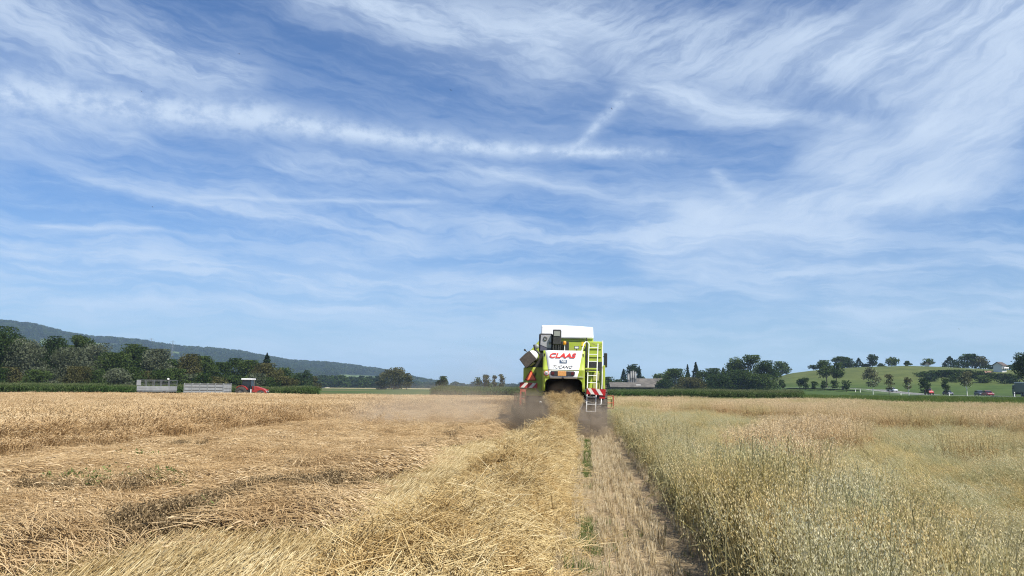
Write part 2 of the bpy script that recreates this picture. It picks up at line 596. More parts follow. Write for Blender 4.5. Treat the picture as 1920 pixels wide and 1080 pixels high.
# field relief: wheel tracks and clods close by
GZ = GZ + 0.02 * (vnoise(GX, GY, 0.7, 3) - 0.5) * (RR < 60)
GP = pxof(GX, GY)
na = len(azs)
gv = np.stack([GX, GY, GZ], -1).reshape(-1, 3)
gf = []
for i in range(len(rad) - 1):
    k = np.arange(na); k2 = (k + 1) % na
    gf.append(np.stack([i * na + k, (i + 1) * na + k, (i + 1) * na + k2, i * na + k2], -1))
gf = np.concatenate(gf)
me = bpy.data.meshes.new('ground')
me.from_pydata(gv.tolist() + [(0, 0, 0)], [], gf.tolist() + [(len(gv), int(i), int((i + 1) % na)) for i in range(na)])
# real colours of the crops and soils that cover each field
soil = np.array((0.28, 0.215, 0.135)); meadow = np.array((0.052, 0.085, 0.022)); dark = np.array((0.026, 0.05, 0.014))
mown = np.array((0.105, 0.105, 0.04)); tan = np.array((0.42, 0.33, 0.18)); wood = np.array((0.02, 0.03, 0.012)); hay = np.array((0.10, 0.14, 0.045))
def lerp(a, b, t):
    return a + (b - a) * t[..., None]
gc = np.broadcast_to(soil, GX.shape + (3,)).copy()
beyond = sstep(RR - edge_d(GP), -1.0, 1.5) * (GY > 2)
far = np.broadcast_to(meadow, gc.shape).copy()
far = lerp(far, mown, sstep(fbm(GX, GY, 70, 11, 2), 0.5, 0.6) * (GP < 1000) * (RR < 400))
far = lerp(far, tan, (sstep(RR, 560, 580) * (1 - sstep(RR, 930, 950))) * sstep(GP, 600, 612) * (1 - sstep(GP, 812, 815)))
far = lerp(far, np.array((0.30, 0.25, 0.14)), sstep(RR - edge_d(GP), 0, 1) * (1 - sstep(RR - edge_d(GP), 10, 13)) * (GP < 830) * 0.7)
far = lerp(far, hay, (fbm(GX, GY, 240, 21, 2) > 0.55) * (RR > 520) * 0.8)
far = lerp(far, tan, (fbm(GX, GY, 320, 31, 2) > 0.62) * (RR > 600) * (GP < 1000) * 0.6)
hillr = (GP > 1380) & (RR > 290) & (RR < 900)
far = lerp(far, np.array((0.085, 0.104, 0.034)), sstep(GZ, 6.2, 7.6) * hillr * 0.95)
far = lerp(far, np.array((0.075, 0.10, 0.03)), hillr * sstep(GZ, 4.0, 5.0) * (1 - sstep(GZ, 6.2, 7.6)))
far = lerp(far, dark, (GP > 1450) * (RR > 470) * sstep(GZ, 12.6, 13.4) * (RR < 900) * 0.3)
hl = (RR > 1500) & (GP < 1100)
far = lerp(far, wood, hl * 1.0)
clear_ = [(60, 105, 640, 652), (150, 222, 641, 650), (256, 345, 656, 664), (630, 710, 706, 713)]
el = GZ
for (a, b, y0, y1) in clear_:
    zz = np.array([zof((a + b) / 2, y1, 2200), zof((a + b) / 2, y0, 2300)])
    far = lerp(far, hay, hl * sstep(GP, a - 3, a + 3) * (1 - sstep(GP, b - 3, b + 3)) * (GZ > zz[0]) * (GZ < zz[1]) * 1.0)
gc = lerp(gc, far, np.zeros_like(beyond)) if False else gc * (1 - beyond[..., None]) + far * beyond[..., None]
ca = me.color_attributes.new('cover', 'FLOAT_COLOR', 'POINT')
cc = np.ones((len(gv) + 1, 4), np.float32)
cc[:-1, :3] = gc.reshape(-1, 3)
cc[-1, :3] = soil
ca.data.foreach_set('color', cc.ravel())
me.polygons.foreach_set('use_smooth', [True] * len(me.polygons))
gm = bpy.data.materials.new('field_ground')
gm.use_nodes = True
t = NT(gm.node_tree)
b = gm.node_tree.nodes['Principled BSDF']
b.inputs['Roughness'].default_value = 0.95
b.inputs['Specular IOR Level'].default_value = 0.1
a = t.node('ShaderNodeAttribute', attribute_name='cover')
geo = t.node('ShaderNodeNewGeometry')
n1 = t.noise(geo.outputs['Position'], 9.0, 5.0, 0.7)
n2 = t.noise(geo.outputs['Position'], 0.12, 4.0, 0.6)
c = t.mix(1.0, a.outputs['Color'], t.mix(t.mapr(n1, 0.3, 0.7), (0.62, 0.62, 0.6), (1.35, 1.32, 1.25)), 'MULTIPLY')
c = t.mix(1.0, c, t.mix(t.mapr(n2, 0.3, 0.7), (0.8, 0.84, 0.8), (1.2, 1.16, 1.2)), 'MULTIPLY')
gm.node_tree.links.new(c, b.inputs['Base Color'])
bp = t.node('ShaderNodeBump')
bp.inputs['Strength'].default_value = 0.6
bp.inputs['Distance'].default_value = 0.03
gm.node_tree.links.new(n1, bp.inputs['Height'])
gm.node_tree.links.new(bp.outputs[0], b.inputs['Normal'])
me.materials.append(gm)
ground = tag(mesh_obj('ground', me), kind='structure')

# country road on the right, a sheet just above the ground
road_px = [(1480, 345), (1560, 338), (1640, 328), (1700, 310), (1770, 285), (1850, 255), (1920, 232), (2020, 200), (2200, 165)]
rp = []
for i in range(len(road_px) - 1):
    for k in range(14):
        q = k / 14
        rp.append(at(road_px[i][0] * (1 - q) + road_px[i + 1][0] * q, road_px[i][1] * (1 - q) + road_px[i + 1][1] * q))
rp = np.array(rp)
tg = unit(np.gradient(rp, axis=0))
nr = np.stack([-tg[:, 1], tg[:, 0]], -1)
def road_strip(name, offs, dz, mat_):
    cols = [rp + nr * o for o in offs]
    dz = dz if isinstance(dz, list) else [dz] * len(offs)
    zc = ground_z(rp[:, 0], rp[:, 1])
    V = np.stack([np.concatenate([c_, (zc + q_)[:, None]], 1) for c_, q_ in zip(cols, dz)], 1).reshape(-1, 3)
    k = len(offs)
    F = [(i * k + j, i * k + j + 1, (i + 1) * k + j + 1, (i + 1) * k + j) for i in range(len(rp) - 1) for j in range(k - 1)]
    m = bpy.data.meshes.new(name)
    m.from_pydata(V.tolist(), [], F)
    m.materials.append(mat_)
    return tag(mesh_obj(name, m), kind='structure')
bankm = pmat('bank_grass', (0.06, 0.095, 0.026), 0.95, var=0.3, scale=0.5)
road = road_strip('road', [-4.0, 4.0], 0.24, pmat('asphalt', (0.13, 0.13, 0.12), 0.9, var=0.2, scale=0.6))
for s in (-3.3, 3.3):
    road_strip('road_marking', [s - 0.12, s + 0.12], 0.25, pmat('road_paint', (0.75, 0.75, 0.72), 0.7))
for s in (-1, 1):
    road_strip('road_bank', [s * 4.0, s * 7.5], [0.24, -0.15], bankm)

# ------------------------------------------------------------------ crops
straw_c = [(0.31, 0.21, 0.095), (0.55, 0.405, 0.19), (0.71, 0.56, 0.29), (0.84, 0.71, 0.44)]
M_straw = leafmat('straw', straw_c, (0.80, 0.73, 0.64), 1.1, 0.15)
M_laid = leafmat('laid_straw', [(0.34, 0.24, 0.115), (0.57, 0.435, 0.215), (0.72, 0.58, 0.32), (0.84, 0.72, 0.45)], (0.75, 0.7, 0.62), 0.8, 0.15)
M_wheat = leafmat('ripe_wheat', [(0.29, 0.19, 0.095), (0.52, 0.365, 0.19), (0.67, 0.495, 0.28), (0.78, 0.62, 0.39)], (0.88, 0.84, 0.80), 0.12, 0.2, patch2=(0.82, 0.77, 0.70), p2scale=0.6)
M_lodge = leafmat('lodged_wheat', [(0.36, 0.245, 0.125), (0.57, 0.41, 0.22), (0.71, 0.54, 0.315), (0.82, 0.66, 0.43)], (0.82, 0.78, 0.74), 0.9, 0.22, patch2=(0.92, 0.89, 0.85), p2scale=0.25)
M_stub = leafmat('stubble_straw', [(0.30, 0.22, 0.12), (0.56, 0.44, 0.26), (0.72, 0.60, 0.39), (0.82, 0.72, 0.52)], (0.8, 0.76, 0.7), 1.5, 0.12)
M_oat = leafmat('green_oat', [(0.18, 0.165, 0.07), (0.38, 0.35, 0.18), (0.56, 0.515, 0.31), (0.72, 0.67, 0.46)], (1.13, 0.97, 0.79), 1.2, 0.38, (0.40, 0.62), patch2=(0.78, 0.82, 0.76), p2scale=1.1)
M_oatripe = leafmat('ripe_oat', [(0.28, 0.18, 0.09), (0.50, 0.36, 0.19), (0.66, 0.51, 0.30), (0.77, 0.63, 0.42)], (0.78, 0.86, 0.72), 0.16, 0.22)
M_weed = leafmat('dry_weed', [(0.10, 0.07, 0.036), (0.19, 0.135, 0.072), (0.28, 0.205, 0.115), (0.40, 0.30, 0.175)], None, trans=0.1)
M_green = leafmat('green_weed', [(0.045, 0.07, 0.02), (0.09, 0.13, 0.038), (0.135, 0.18, 0.055), (0.2, 0.245, 0.085)], None, trans=0.3)
M_maize = leafmat('maize_leaf', [(0.028, 0.048, 0.014), (0.054, 0.084, 0.024), (0.082, 0.115, 0.038), (0.15, 0.165, 0.075)], (0.8, 1.0, 0.8), 0.05, 0.25)
M_grass = leafmat('meadow_grass', [(0.045, 0.08, 0.018), (0.07, 0.12, 0.028), (0.10, 0.155, 0.04), (0.15, 0.195, 0.062)], (1.25, 1.05, 0.9), 0.06, 0.25)

def U(a, b, n): return RNG.uniform(a, b, n)

def stems(n, size, h0, h1, lean0, lean1, K=6, droop=0.3, ang=None, spread=math.pi, sag=0.0):
    """curved stalks rising from a square of ground; returns centre lines and lean directions"""
    base = np.stack([U(-size / 2, size / 2, n), U(-size / 2, size / 2, n), np.zeros(n)], -1)
    a = (U(0, 2 * math.pi, n) if ang is None else ang + RNG.normal(0, spread, n))
    d = np.stack([np.cos(a), np.sin(a), np.zeros(n)], -1)
    L = U(h0, h1, n); ln = U(lean0, lean1, n)
    t = np.linspace(0, 1, K)
    th = ln[:, None] * (0.35 + 0.65 * t[None]) + droop * t[None] ** 4        # angle from vertical
    dt = L[:, None] / (K - 1)
    r = np.cumsum(np.sin(th) * dt, 1) - np.sin(th[:, :1]) * dt
    z = np.cumsum(np.cos(th) * dt, 1) - np.cos(th[:, :1]) * dt
    if sag:
        z = np.maximum(z, 0.02)
    P = base[:, None] + d[:, None] * r[:, :, None]
    P[:, :, 2] += z
    return P, d

def ears(pt, P, d, tone, ln=0.085, rad=0.0075, bend=1.0):
    """seed heads bending over from the tips of the stalks"""
    n = len(P)
    tip = P[:, -1]; tan = unit(P[:, -1] - P[:, -2])
    down = np.array((0, 0, -1.0))
    q = U(0.2, 1.0, n)[:, None] * bend
    d1 = unit(tan + q * 0.5 * (d * 0.5 + down * 0.6)); d2 = unit(d1 + q * 0.8 * down)
    l = (ln * U(0.8, 1.2, n))[:, None]
    E = np.stack([tip, tip + d1 * l * 0.25, tip + d1 * l * 0.55 + d2 * l * 0.1, tip + d1 * l * 0.55 + d2 * l * 0.5], 1)
    Rd = np.broadcast_to(np.array([0.35, 1, 0.9, 0.25]) * rad, (n, 4)).copy()
    pt.tubes(E, Rd, tone, 4)

def leaves_on(pt, P, d, tone, l0=0.15, l1=0.3, w=0.006, frac=0.7, lo=0.2, hi=0.8):
    n = len(P); k = int(n * frac)
    ix = RNG.choice(n, k, replace=False)
    K = P.shape[1]
    ki = np.clip((U(lo, hi, k) * (K - 1)).astype(int), 0, K - 2)
    o = P[ix, ki]
    a = U(0, 2 * math.pi, k)
    dr = np.stack([np.cos(a), np.sin(a), np.zeros(k)], -1)
    l = U(l0, l1, k)[:, None]
    up = np.array((0, 0, 1.0))
    Q = np.stack([o, o + dr * l * 0.35 + up * l * 0.28, o + dr * l * 0.75 + up * l * 0.15, o + dr * l + up * -l * U(0.1, 0.5, k)[:, None]], 1)
    Wd = np.broadcast_to(np.array([0.6, 1, 0.8, 0.1]) * w, (k, 4))
    S = np.stack([-dr[:, 1], dr[:, 0], U(-0.4, 0.4, k)], -1)
    pt.ribbons(Q, Wd, unit(S), tone)

def wheat_src(i, n=85, size=0.6, far=False):
    p = Patch()
    P, d = stems(n, size, 0.78, 0.98, 0.02, 0.28, 5, 0.5)
    S = unit(np.stack([-d[:, 1], d[:, 0], U(-.1, .1, n)], -1))
    tn = U(0.1, 0.65, n)
    p.ribbons(P, np.full((n, 5), 0.0026 if not far else 0.004), S, tn)
    leaves_on(p, P, d, U(0.15, 0.6, int(n * .6)), w=0.006, frac=0.6)
    ears(p, P, d, U(0.35, 1.0, n), 0.095, 0.0085 if not far else 0.011)
    return p.src('wheat_tuft', M_wheat)

def lodged_src(i, n=110, size=0.8, rise=0.10):
    p = Patch()
    base = np.stack([U(-size / 2, size / 2, n) - 0.3, U(-size / 2, size / 2, n), U(0, 0.05, n)], -1)
    a = RNG.normal(0, 0.42, n)
    d = np.stack([np.cos(a), np.sin(a), np.zeros(n)], -1)
    side = np.stack([-d[:, 1], d[:, 0], np.zeros(n)], -1)
    L = U(0.55, 0.9, n); H = rise * U(0.2, 1.3, n)
    t = np.linspace(0, 1, 6)
    P = base[:, None] + d[:, None] * (L[:, None] * t)[:, :, None] + side[:, None] * (RNG.normal(0, 0.12, n)[:, None] * t ** 2)[:, :, None]
    P[:, :, 2] += H[:, None] * np.sin(np.pi * np.clip(t, 0, 1) ** 0.75)[None] + U(0, 0.06, n)[:, None] * t
    p.tubes(P, np.full((n, 6), 0.0030), U(0.15, 0.8, n), 3)
    leaves_on(p, P, d, U(0.1, 0.5, int(n * .6)), 0.1, 0.2, 0.0038, 0.6)
    ears(p, P, d, U(0.35, 1.0, n), 0.09, 0.0085, 0.8)
    return p.src('lodged_tuft', M_lodge)

def loose_src(name, mat, n=120, size=0.6, h=0.12, l0=0.12, l1=0.46, r=0.0028, tilt=0.35):
    p = Patch()
    c = np.stack([U(-size / 2, size / 2, n), U(-size / 2, size / 2, n), U(0, h, n)], -1)
    a = U(0, 2 * math.pi, n); e = RNG.normal(0, tilt, n)
    d = np.stack([np.cos(a) * np.cos(e), np.sin(a) * np.cos(e), np.sin(e)], -1)
    L = U(l0, l1, n) * U(0.5, 1, n)
    t = np.linspace(-0.5, 0.5, 4)
    k = unit(RNG.normal(size=(n, 3)))
    bend = (RNG.normal(0, 0.10, n) * L)[:, None] * (1 - (2 * t) ** 2)
    P = c[:, None] + d[:, None] * (L[:, None] * t)[:, :, None] + k[:, None] * bend[:, :, None]
    p.tubes(P, np.full((n, 4), 1.0) * (r * U(0.7, 1.3, n))[:, None], np.clip(RNG.normal(0.55, 0.25, n), 0, 1), 3)
    # torn leaf and chaff flakes
    m = n // 2
    c = np.stack([U(-size / 2, size / 2, m), U(-size / 2, size / 2, m), U(0, h, m)], -1)
    A = unit(RNG.normal(size=(m, 3)) * (1, 1, 0.5)) * U(0.015, 0.05, m)[:, None]; B = unit(RNG.normal(size=(m, 3))) * 0.004
    p.quads(c, A, B, U(0.2, 1, m))
    return p.src(name, mat)

def stubble_src(i, n=70, lean0=0.05, ln=0.6, w=0.018, h0=0.07, h1=0.15, lean=0.28, ang=None, spread=1.0, mat=None, r=0.0025, name='stubble_tuft'):
    p = Patch()
    P, d = stems(n, 1.0, h0, h1, lean0, lean, 3, 0.0, ang, spread)
    b = P[:, 0].copy()
    P = P - b[:, None]
    o = np.stack([RNG.normal(0, w, n), U(-ln / 2, ln / 2, n), np.zeros(n)], -1)
    P = P + o[:, None]
    p.tubes(P, np.full((n, 3), r), U(0.1, 1, n), 3)
    m = int(n * 0.35)
    c = np.stack([RNG.normal(0, w * 1.8, m), U(-ln / 2, ln / 2, m), U(0.0, 0.03, m)], -1)
    A = unit(RNG.normal(size=(m, 3)) * (1, 1, 0.25)) * U(0.02, 0.07, m)[:, None]; B = unit(RNG.normal(size=(m, 3))) * 0.003
    p.quads(c, A, B, U(0.1, 0.8, m))
    return p.src(name, mat or M_stub)

def oat_src(name, mat, n=30, size=0.5, h0=0.85, h1=1.1, lean0=0.02, lean1=0.3, ang=None, spread=0.6, grains=34, leaf=1.6, gs=1.0):
    p = Patch()
    P, d = stems(n, size, h0, h1, lean0, lean1, 6, 0.25, ang, spread)
    S = unit(np.stack([-d[:, 1], d[:, 0], U(-.1, .1, n)], -1))
    p.ribbons(P, np.full((n, 6), 0.0026), S, U(0.1, 0.6, n))
    leaves_on(p, P, d, U(0.0, 0.5, int(n * .95)), 0.18, 0.38, 0.0075, 0.95, 0.15, 0.8)
    leaves_on(p, P, d, U(0.1, 0.6, int(n * .6)), 0.12, 0.3, 0.006, 0.6, 0.0, 0.6)
    # open drooping panicles
    tip = P[:, -1]; tan = unit(P[:, -1] - P[:, -3])
    g = grains
    s = U(0.0, 1.0, (n, g))
    o = tip[:, None] - tan[:, None] * (s * 0.24)[:, :, None] + tan[:, None] * 0.04
    a = U(0, 2 * math.pi, (n, g)); rr = (0.012 + 0.062 * np.sin(np.pi * np.clip(s * 0.8 + 0.12, 0, 1))) * U(0.4, 1.2, (n, g))
    off = np.stack([np.cos(a) * rr, np.sin(a) * rr, -rr * U(0.1, 0.8, (n, g))], -1)
    C = (o + off).reshape(-1, 3)
    m = len(C)
    A = unit(np.stack([RNG.normal(0, .35, m), RNG.normal(0, .35, m), -np.ones(m)], -1)) * (U(0.008, 0.012, m) * gs)[:, None]
    B = unit(np.cross(A, RNG.normal(size=(m, 3)))) * (U(0.0026, 0.0042, m) * gs)[:, None]
    tn = np.repeat(U(-0.15, 0.15, n), g) + U(0.4, 1.0, m)
    p.quads(C, A, B, tn)
    return p.src(name, mat)

def weed_src(name, mat, n=26, h=0.42, w=0.004, lf=0.02, size=0.3, twig=7):
    p = Patch()
    P, d = stems(n, size, h * 0.5, h, 0.05, 0.7, 5, 0.2)
    S = unit(np.stack([-d[:, 1], d[:, 0], U(-.1, .1, n)], -1))
    p.ribbons(P, np.full((n, 5), w * 0.7), S, U(0, .6, n))
    g = twig * 4
    ix = np.repeat(np.arange(n), g); s = U(0.3, 1, n * g) * 4
    k = np.clip(s.astype(int), 0, 3); f = (s - k)[:, None]
    o = P[ix, k] * (1 - f) + P[ix, k + 1] * f
    C = o + RNG.normal(0, 0.035, (n * g, 3))
    A = unit(RNG.normal(size=(n * g, 3))) * U(lf * 0.5, lf, n * g)[:, None]
    B = unit(np.cross(A, RNG.normal(size=(n * g, 3)))) * (lf * 0.28)
    p.quads(C, A, B, U(0, 1, n * g))
    return p.src(name, mat)

def blade_src(name, mat, n, size, h0, h1, w, lean=0.6, K=4):
    p = Patch()
    P, d = stems(n, size, h0, h1, 0.05, lean, K, 0.5)
    S = unit(np.stack([-d[:, 1], d[:, 0], U(-.1, .1, n)], -1))
    tp = np.linspace(1, 0.15, K)
    p.ribbons(P, np.broadcast_to(tp * w, (n, K)), S, U(0, 1, n))
    return p.src(name, mat)

def maize_src(i, size=1.5):
    p = Patch()
    n = 14
    P, d = stems(n, size, 1.75, 2.1, 0.0, 0.1, 5)
    p.tubes(P, np.broadcast_to(np.linspace(0.014, 0.006, 5), (n, 5)).copy(), U(0, .4, n), 4)
    for _ in range(7):
        leaves_on(p, P, d, U(0.1, 0.85, n), 0.45, 0.8, 0.04, 1.0, 0.1, 1.0)
    # tassels
    for _ in range(4):
        a = U(0, 6.28, n); dr = np.stack([np.cos(a) * .5, np.sin(a) * .5, np.ones(n)], -1)
        Q = np.stack([P[:, -1], P[:, -1] + unit(dr) * U(.1, .22, n)[:, None]], 1)
        p.ribbons(Q, np.full((n, 2), 0.006), unit(np.stack([-dr[:, 1], dr[:, 0], 0 * a], -1)), np.ones(n))
    return p.src('maize_tuft', M_maize)

S_wheat = [wheat_src(i) for i in range(4)]
S_wheatf = [wheat_src(i, 70, 0.6, True) for i in range(3)]
S_lodge = [lodged_src(i) for i in range(4)]
S_loose = [loose_src('straw_tuft', M_straw) for i in range(4)]
S_long = [loose_src('long_straw_tuft', M_straw, 16, 0.8, 0.14, 0.4, 0.8, 0.0032, 0.3) for i in range(3)]
S_chaff = [loose_src('chaff_tuft', M_stub, 40, 0.7, 0.12, 0.04, 0.22, 0.0024, 0.25) for i in range(3)]
S_stub = [stubble_src(i) for i in range(4)]
S_laid = [stubble_src(i, 140, 0.85, 0.5, 0.2, 0.2, 0.38, 1.55, 0.0, 0.35, M_laid, 0.0028, 'laid_tuft') for i in range(4)]
S_oat = [oat_src('oat_tuft', M_oat) for i in range(4)]
S_oatl = [oat_src('bent_oat_tuft', M_oat, 34, 0.6, 0.7, 0.95, 0.55, 1.15, 0.0, 0.6) for i in range(4)]
S_oatr = [oat_src('ripe_oat_tuft', M_oatripe, 30, 0.5, 0.9, 1.15, 0.02, 0.28, gs=1.15) for i in range(4)]
S_oatf = [oat_src('far_oat_tuft', M_oatripe, 26, 0.6, 0.9, 1.1, 0.05, 0.35, grains=18, gs=1.6) for i in range(3)]
S_weed = [weed_src('weed_tuft', M_weed, 30, 0.55, 0.006, 0.032, 0.32, 8) for i in range(3)]
S_gweed = [weed_src('green_weed_tuft', M_green, 14, 0.28, 0.004, 0.045, 0.25, 4) for i in range(3)]
S_gblade = [blade_src('grass_blade_tuft', M_green, 30, 0.25, 0.06, 0.2, 0.004) for i in range(2)]
S_grass = [blade_src('grass_tuft', M_grass, 90, 1.2, 0.25, 0.5, 0.012) for i in range(3)]
S_maize = [maize_src(i) for i in range(3)]

def euler(n, tilt=0.08, yaw=None):
    return np.stack([RNG.normal(0, tilt, n), RNG.normal(0, tilt, n), U(0, 6.283, n) if yaw is None else yaw], -1)

def wall_x(y):           # where the standing wheat begins, left of the flattened strip
    return -12.6 + 0.045 * y + 0.9 * (fbm(y, y * 0, 6.0, 41, 2) - 0.5)

# ---- standing wheat on the left
def put_wheat():
    P, RT, SCL = [], [], []
    for (y0, y1, s) in ((8, 34, 0.36), (34, 62, 0.52)):
        x, y = jgrid(-75, -8, y0, y1, s)
        D = np.hypot(x, y)
        k = inview(x, y) & (x < wall_x(y)) & (D < edge_d(pxof(x, y)))
        x, y, D = x[k], y[k], D[k]
        lane = np.exp(-((D - 33 - 2.5 * fbm(x, y, 14, 51, 2)) / 1.9) ** 2) * sstep(fbm(x, y, 9, 55, 2), 0.25, 0.5)
        lane2 = np.exp(-((D - 53 - 4 * fbm(x, y, 20, 57, 2)) / 2.6) ** 2) * 0.6 * sstep(fbm(x, y, 9, 58, 2), 0.3, 0.5)
        h = (0.92 + 0.22 * (fbm(x, y, 3.0, 61, 2) - 0.5)) * (0.62 + 0.38 * sstep(wall_x(y) - x + 1.4 * (fbm(x, y, 1.2, 62, 2) - 0.5), 0.0, 1.1)) * (1 - 0.45 * lane) * (1 - 0.45 * lane2)
        P.append(np.stack([x, y, ground_z(x, y)], -1)); RT.append(euler(len(x), 0.1)); SCL.append(np.stack([1 + 0 * h, 1 + 0 * h, h], -1))
    scatter('standing_wheat', np.concatenate(P), np.concatenate(RT), np.concatenate(SCL), S_wheat,
            label='tall ripe wheat still standing behind the flattened strip', cat='wheat')
    x, y = jgrid(-95, 12, 46, 105, 0.62)
    D = np.hypot(x, y)
    k = inview(x, y) & (y >= 62) & (D < edge_d(pxof(x, y))) & (x < wall_x(np.minimum(y, 62)) + sstep(y, 62, 78) * 40) & (pxof(x, y) < 1060)
    x, y = x[k], y[k]
    h = 0.86 + 0.3 * (fbm(x, y, 6.0, 63, 2) - 0.5)
    scatter('far_standing_wheat', np.stack([x, y, ground_z(x, y)], -1), euler(len(x), 0.08), np.stack([1.15 + 0 * h, 1.15 + 0 * h, h], -1), S_wheatf,
            label='ripe wheat at the far end of the field', cat='wheat')
put_wheat()

# ---- flattened wheat between the standing crop and the cut strip
def cut_x(y):           # edge of the cut strip
    return np.interp(y, [6, 7, 7.6, 8.2, 8.6, 9.8, 11.5, 13.6, 20, 30], [-4.6, -4.4, -4.0, -3.4, -3.05, -3.15, -3.5, -3.65, -3.3, -2.95])

def lodge_z(x, y):
    e = sstep(cut_x(y) - x + 0.5 * (fbm(y, 0 * y, 2.2, 71, 2) - 0.5) * 2, 0.0, 0.5)
    n = fbm(x, y, 1.5, 73, 3)
    return e * (0.02 + 0.34 * np.clip(n - 0.30, 0, 1)) + 0.22 * e * np.exp(-((x - cut_x(y) + 0.5) / 0.5) ** 2) * (0.4 + 1.2 * fbm(x, y, 1.6, 74, 2))

RIDGE = [(225, 1068), (300, 1045), (360, 1024), (420, 1002), (480, 984), (540, 978), (590, 994), (612, 962), (655, 942), (705, 918), (770, 900)]
WEEDS = []
for q, (wpx, wpy) in enumerate([(a[0] + (b[0] - a[0]) * f, a[1] + (b[1] - a[1]) * f) for a, b in zip(RIDGE[:-1], RIDGE[1:]) for f in (0, .33, .67)]):
    wx, wy = gpt(wpx, wpy)
    WEEDS.append((wx - (0.1 if q < 9 else 0.0), wy + (0.05 if q < 9 else -0.05), 0.11, 0.10, 15 if q < 22 else 9))
WEEDS += [(-4.6, 16, .4, 1.0, 12), (-3.9, 20, .3, 2, 14), (-9.5, 18, .6, .4, 8)] + [(*gpt(190, 945), .5, .12, 16), (*gpt(80, 940), .5, .12, 12)]
def put_lodged():
    x, y = jgrid(-15, -2.8, 4, 66, 0.2)
    hole = (fbm(x, y, 1.1, 75, 2) > 0.70) & (x < cut_x(y) - .3)
    dens = RNG.random(len(x)) < np.where(y < 22, 0.95, np.where(y < 38, 0.6, 0.35))
    inweed = np.zeros(len(x), bool)
    for (wx, wy, wrx, wry, _) in WEEDS:
        inweed |= ((x - wx) / (wrx * 2.2 + .12)) ** 2 + ((y - wy) / (wry * 1.6 + .22)) ** 2 < 1
    dens &= ~(inweed & (RNG.random(len(x)) < 0.80))
    k = inview(x, y) & (x > wall_x(y) - 0.4) & (x < cut_x(y) + 0.5 * (fbm(y, 0 * y, 2.2, 71, 2) - 0.5) * 2) & dens & ~(hole & (RNG.random(len(x)) < 0.8))
    x, y = x[k], y[k]
    z = lodge_z(x, y)
    yaw = 0.2 + 1.05 * (fbm(x, y, 4.5, 77, 2) - 0.5) * 2 + np.where(fbm(x, y, 2.6, 79, 2) > 0.58, math.pi, 0)
    rt = euler(len(x), 0.11, yaw)
    scatter('flattened_wheat', np.stack([x, y, z + ground_z(x, y)], -1), rt, U(0.8, 1.15, len(x)), S_lodge,
            label='ripe wheat beaten flat in swirls beside the cut strip', cat='wheat')
    # half-raised ears poking out
    x, y = jgrid(-13, -3.5, 5, 60, 0.8)
    k = inview(x, y) & (x > wall_x(y)) & (fbm(x, y, 2.0, 81, 2) > 0.54) & (RNG.random(len(x)) < sstep(y, 10, 26) * 0.8)
    x, y = x[k], y[k]
    rt = np.stack([U(0.5, 1.2, len(x)), 0 * x, U(0, 6.28, len(x))], -1)
    scatter('leaning_wheat', np.stack([x, y, lodge_z(x, y)], -1), rt, U(0.45, 0.7, len(x)), S_wheat,
            label='leaning wheat ears poking up out of the flattened crop', cat='wheat')
put_lodged()

# ---- dry dark weeds along the ragged edge, green weeds in the crop
def clump(name, spots, src, s0, s1, label, cat):
    P, RT, SC_ = [], [], []
    for (x, y, rx, ry, n) in spots:
        px = x + RNG.normal(0, rx, n); py = y + RNG.normal(0, ry, n)
        P.append(np.stack([px, py, ground_z(px, py) + lodge_z(px, py) * 0.75], -1)); RT.append(euler(n, 0.25)); SC_.append(U(s0, s1, n))
    return scatter(name, np.concatenate(P), np.concatenate(RT), np.concatenate(SC_), src, label=label, cat=cat)
clump('dry_weeds', WEEDS,
      S_weed, 0.42, 0.78, 'dark dried weeds along the edge of the flattened wheat', 'weeds')
clump('green_weeds', [(*gpt(205, 930), .6, .18, 44), (*gpt(757, 900), .08, .12, 12), (*gpt(300, 1040), .12, .2, 7), (*gpt(255, 885), .3, .15, 10), (-19.5, 31, 1.5, .5, 40), (-27, 43, 2.0, .6, 30)],
      S_gweed, 0.6, 1.15, 'green weeds growing in the flattened wheat', 'weeds')

# ---- cut ground: laid straw, stubble rows, straw swath
def put_laid():
    x, y = jgrid(-4.9, -0.9, 4.5, 34, 0.13)
    dens = RNG.random(len(x)) < np.where(y < 14, 0.9, np.where(y < 22, 0.55, 0.35))
    k = inview(x, y) & (x < -1.35) & (x > cut_x(y) - 0.4) & dens
    x, y = x[k], y[k]
    yaw = 0.55 + 0.9 * (fbm(x, y, 2.4, 83, 2) - 0.5)
    z = np.full(len(x), 0.0)
    scatter('laid_stubble', np.stack([x, y, z], -1), euler(len(x), 0.1, yaw), U(0.75, 1.15, len(x)), S_laid,
            label='pale stubble swept flat beside the straw swath', cat='stubble')
put_laid()

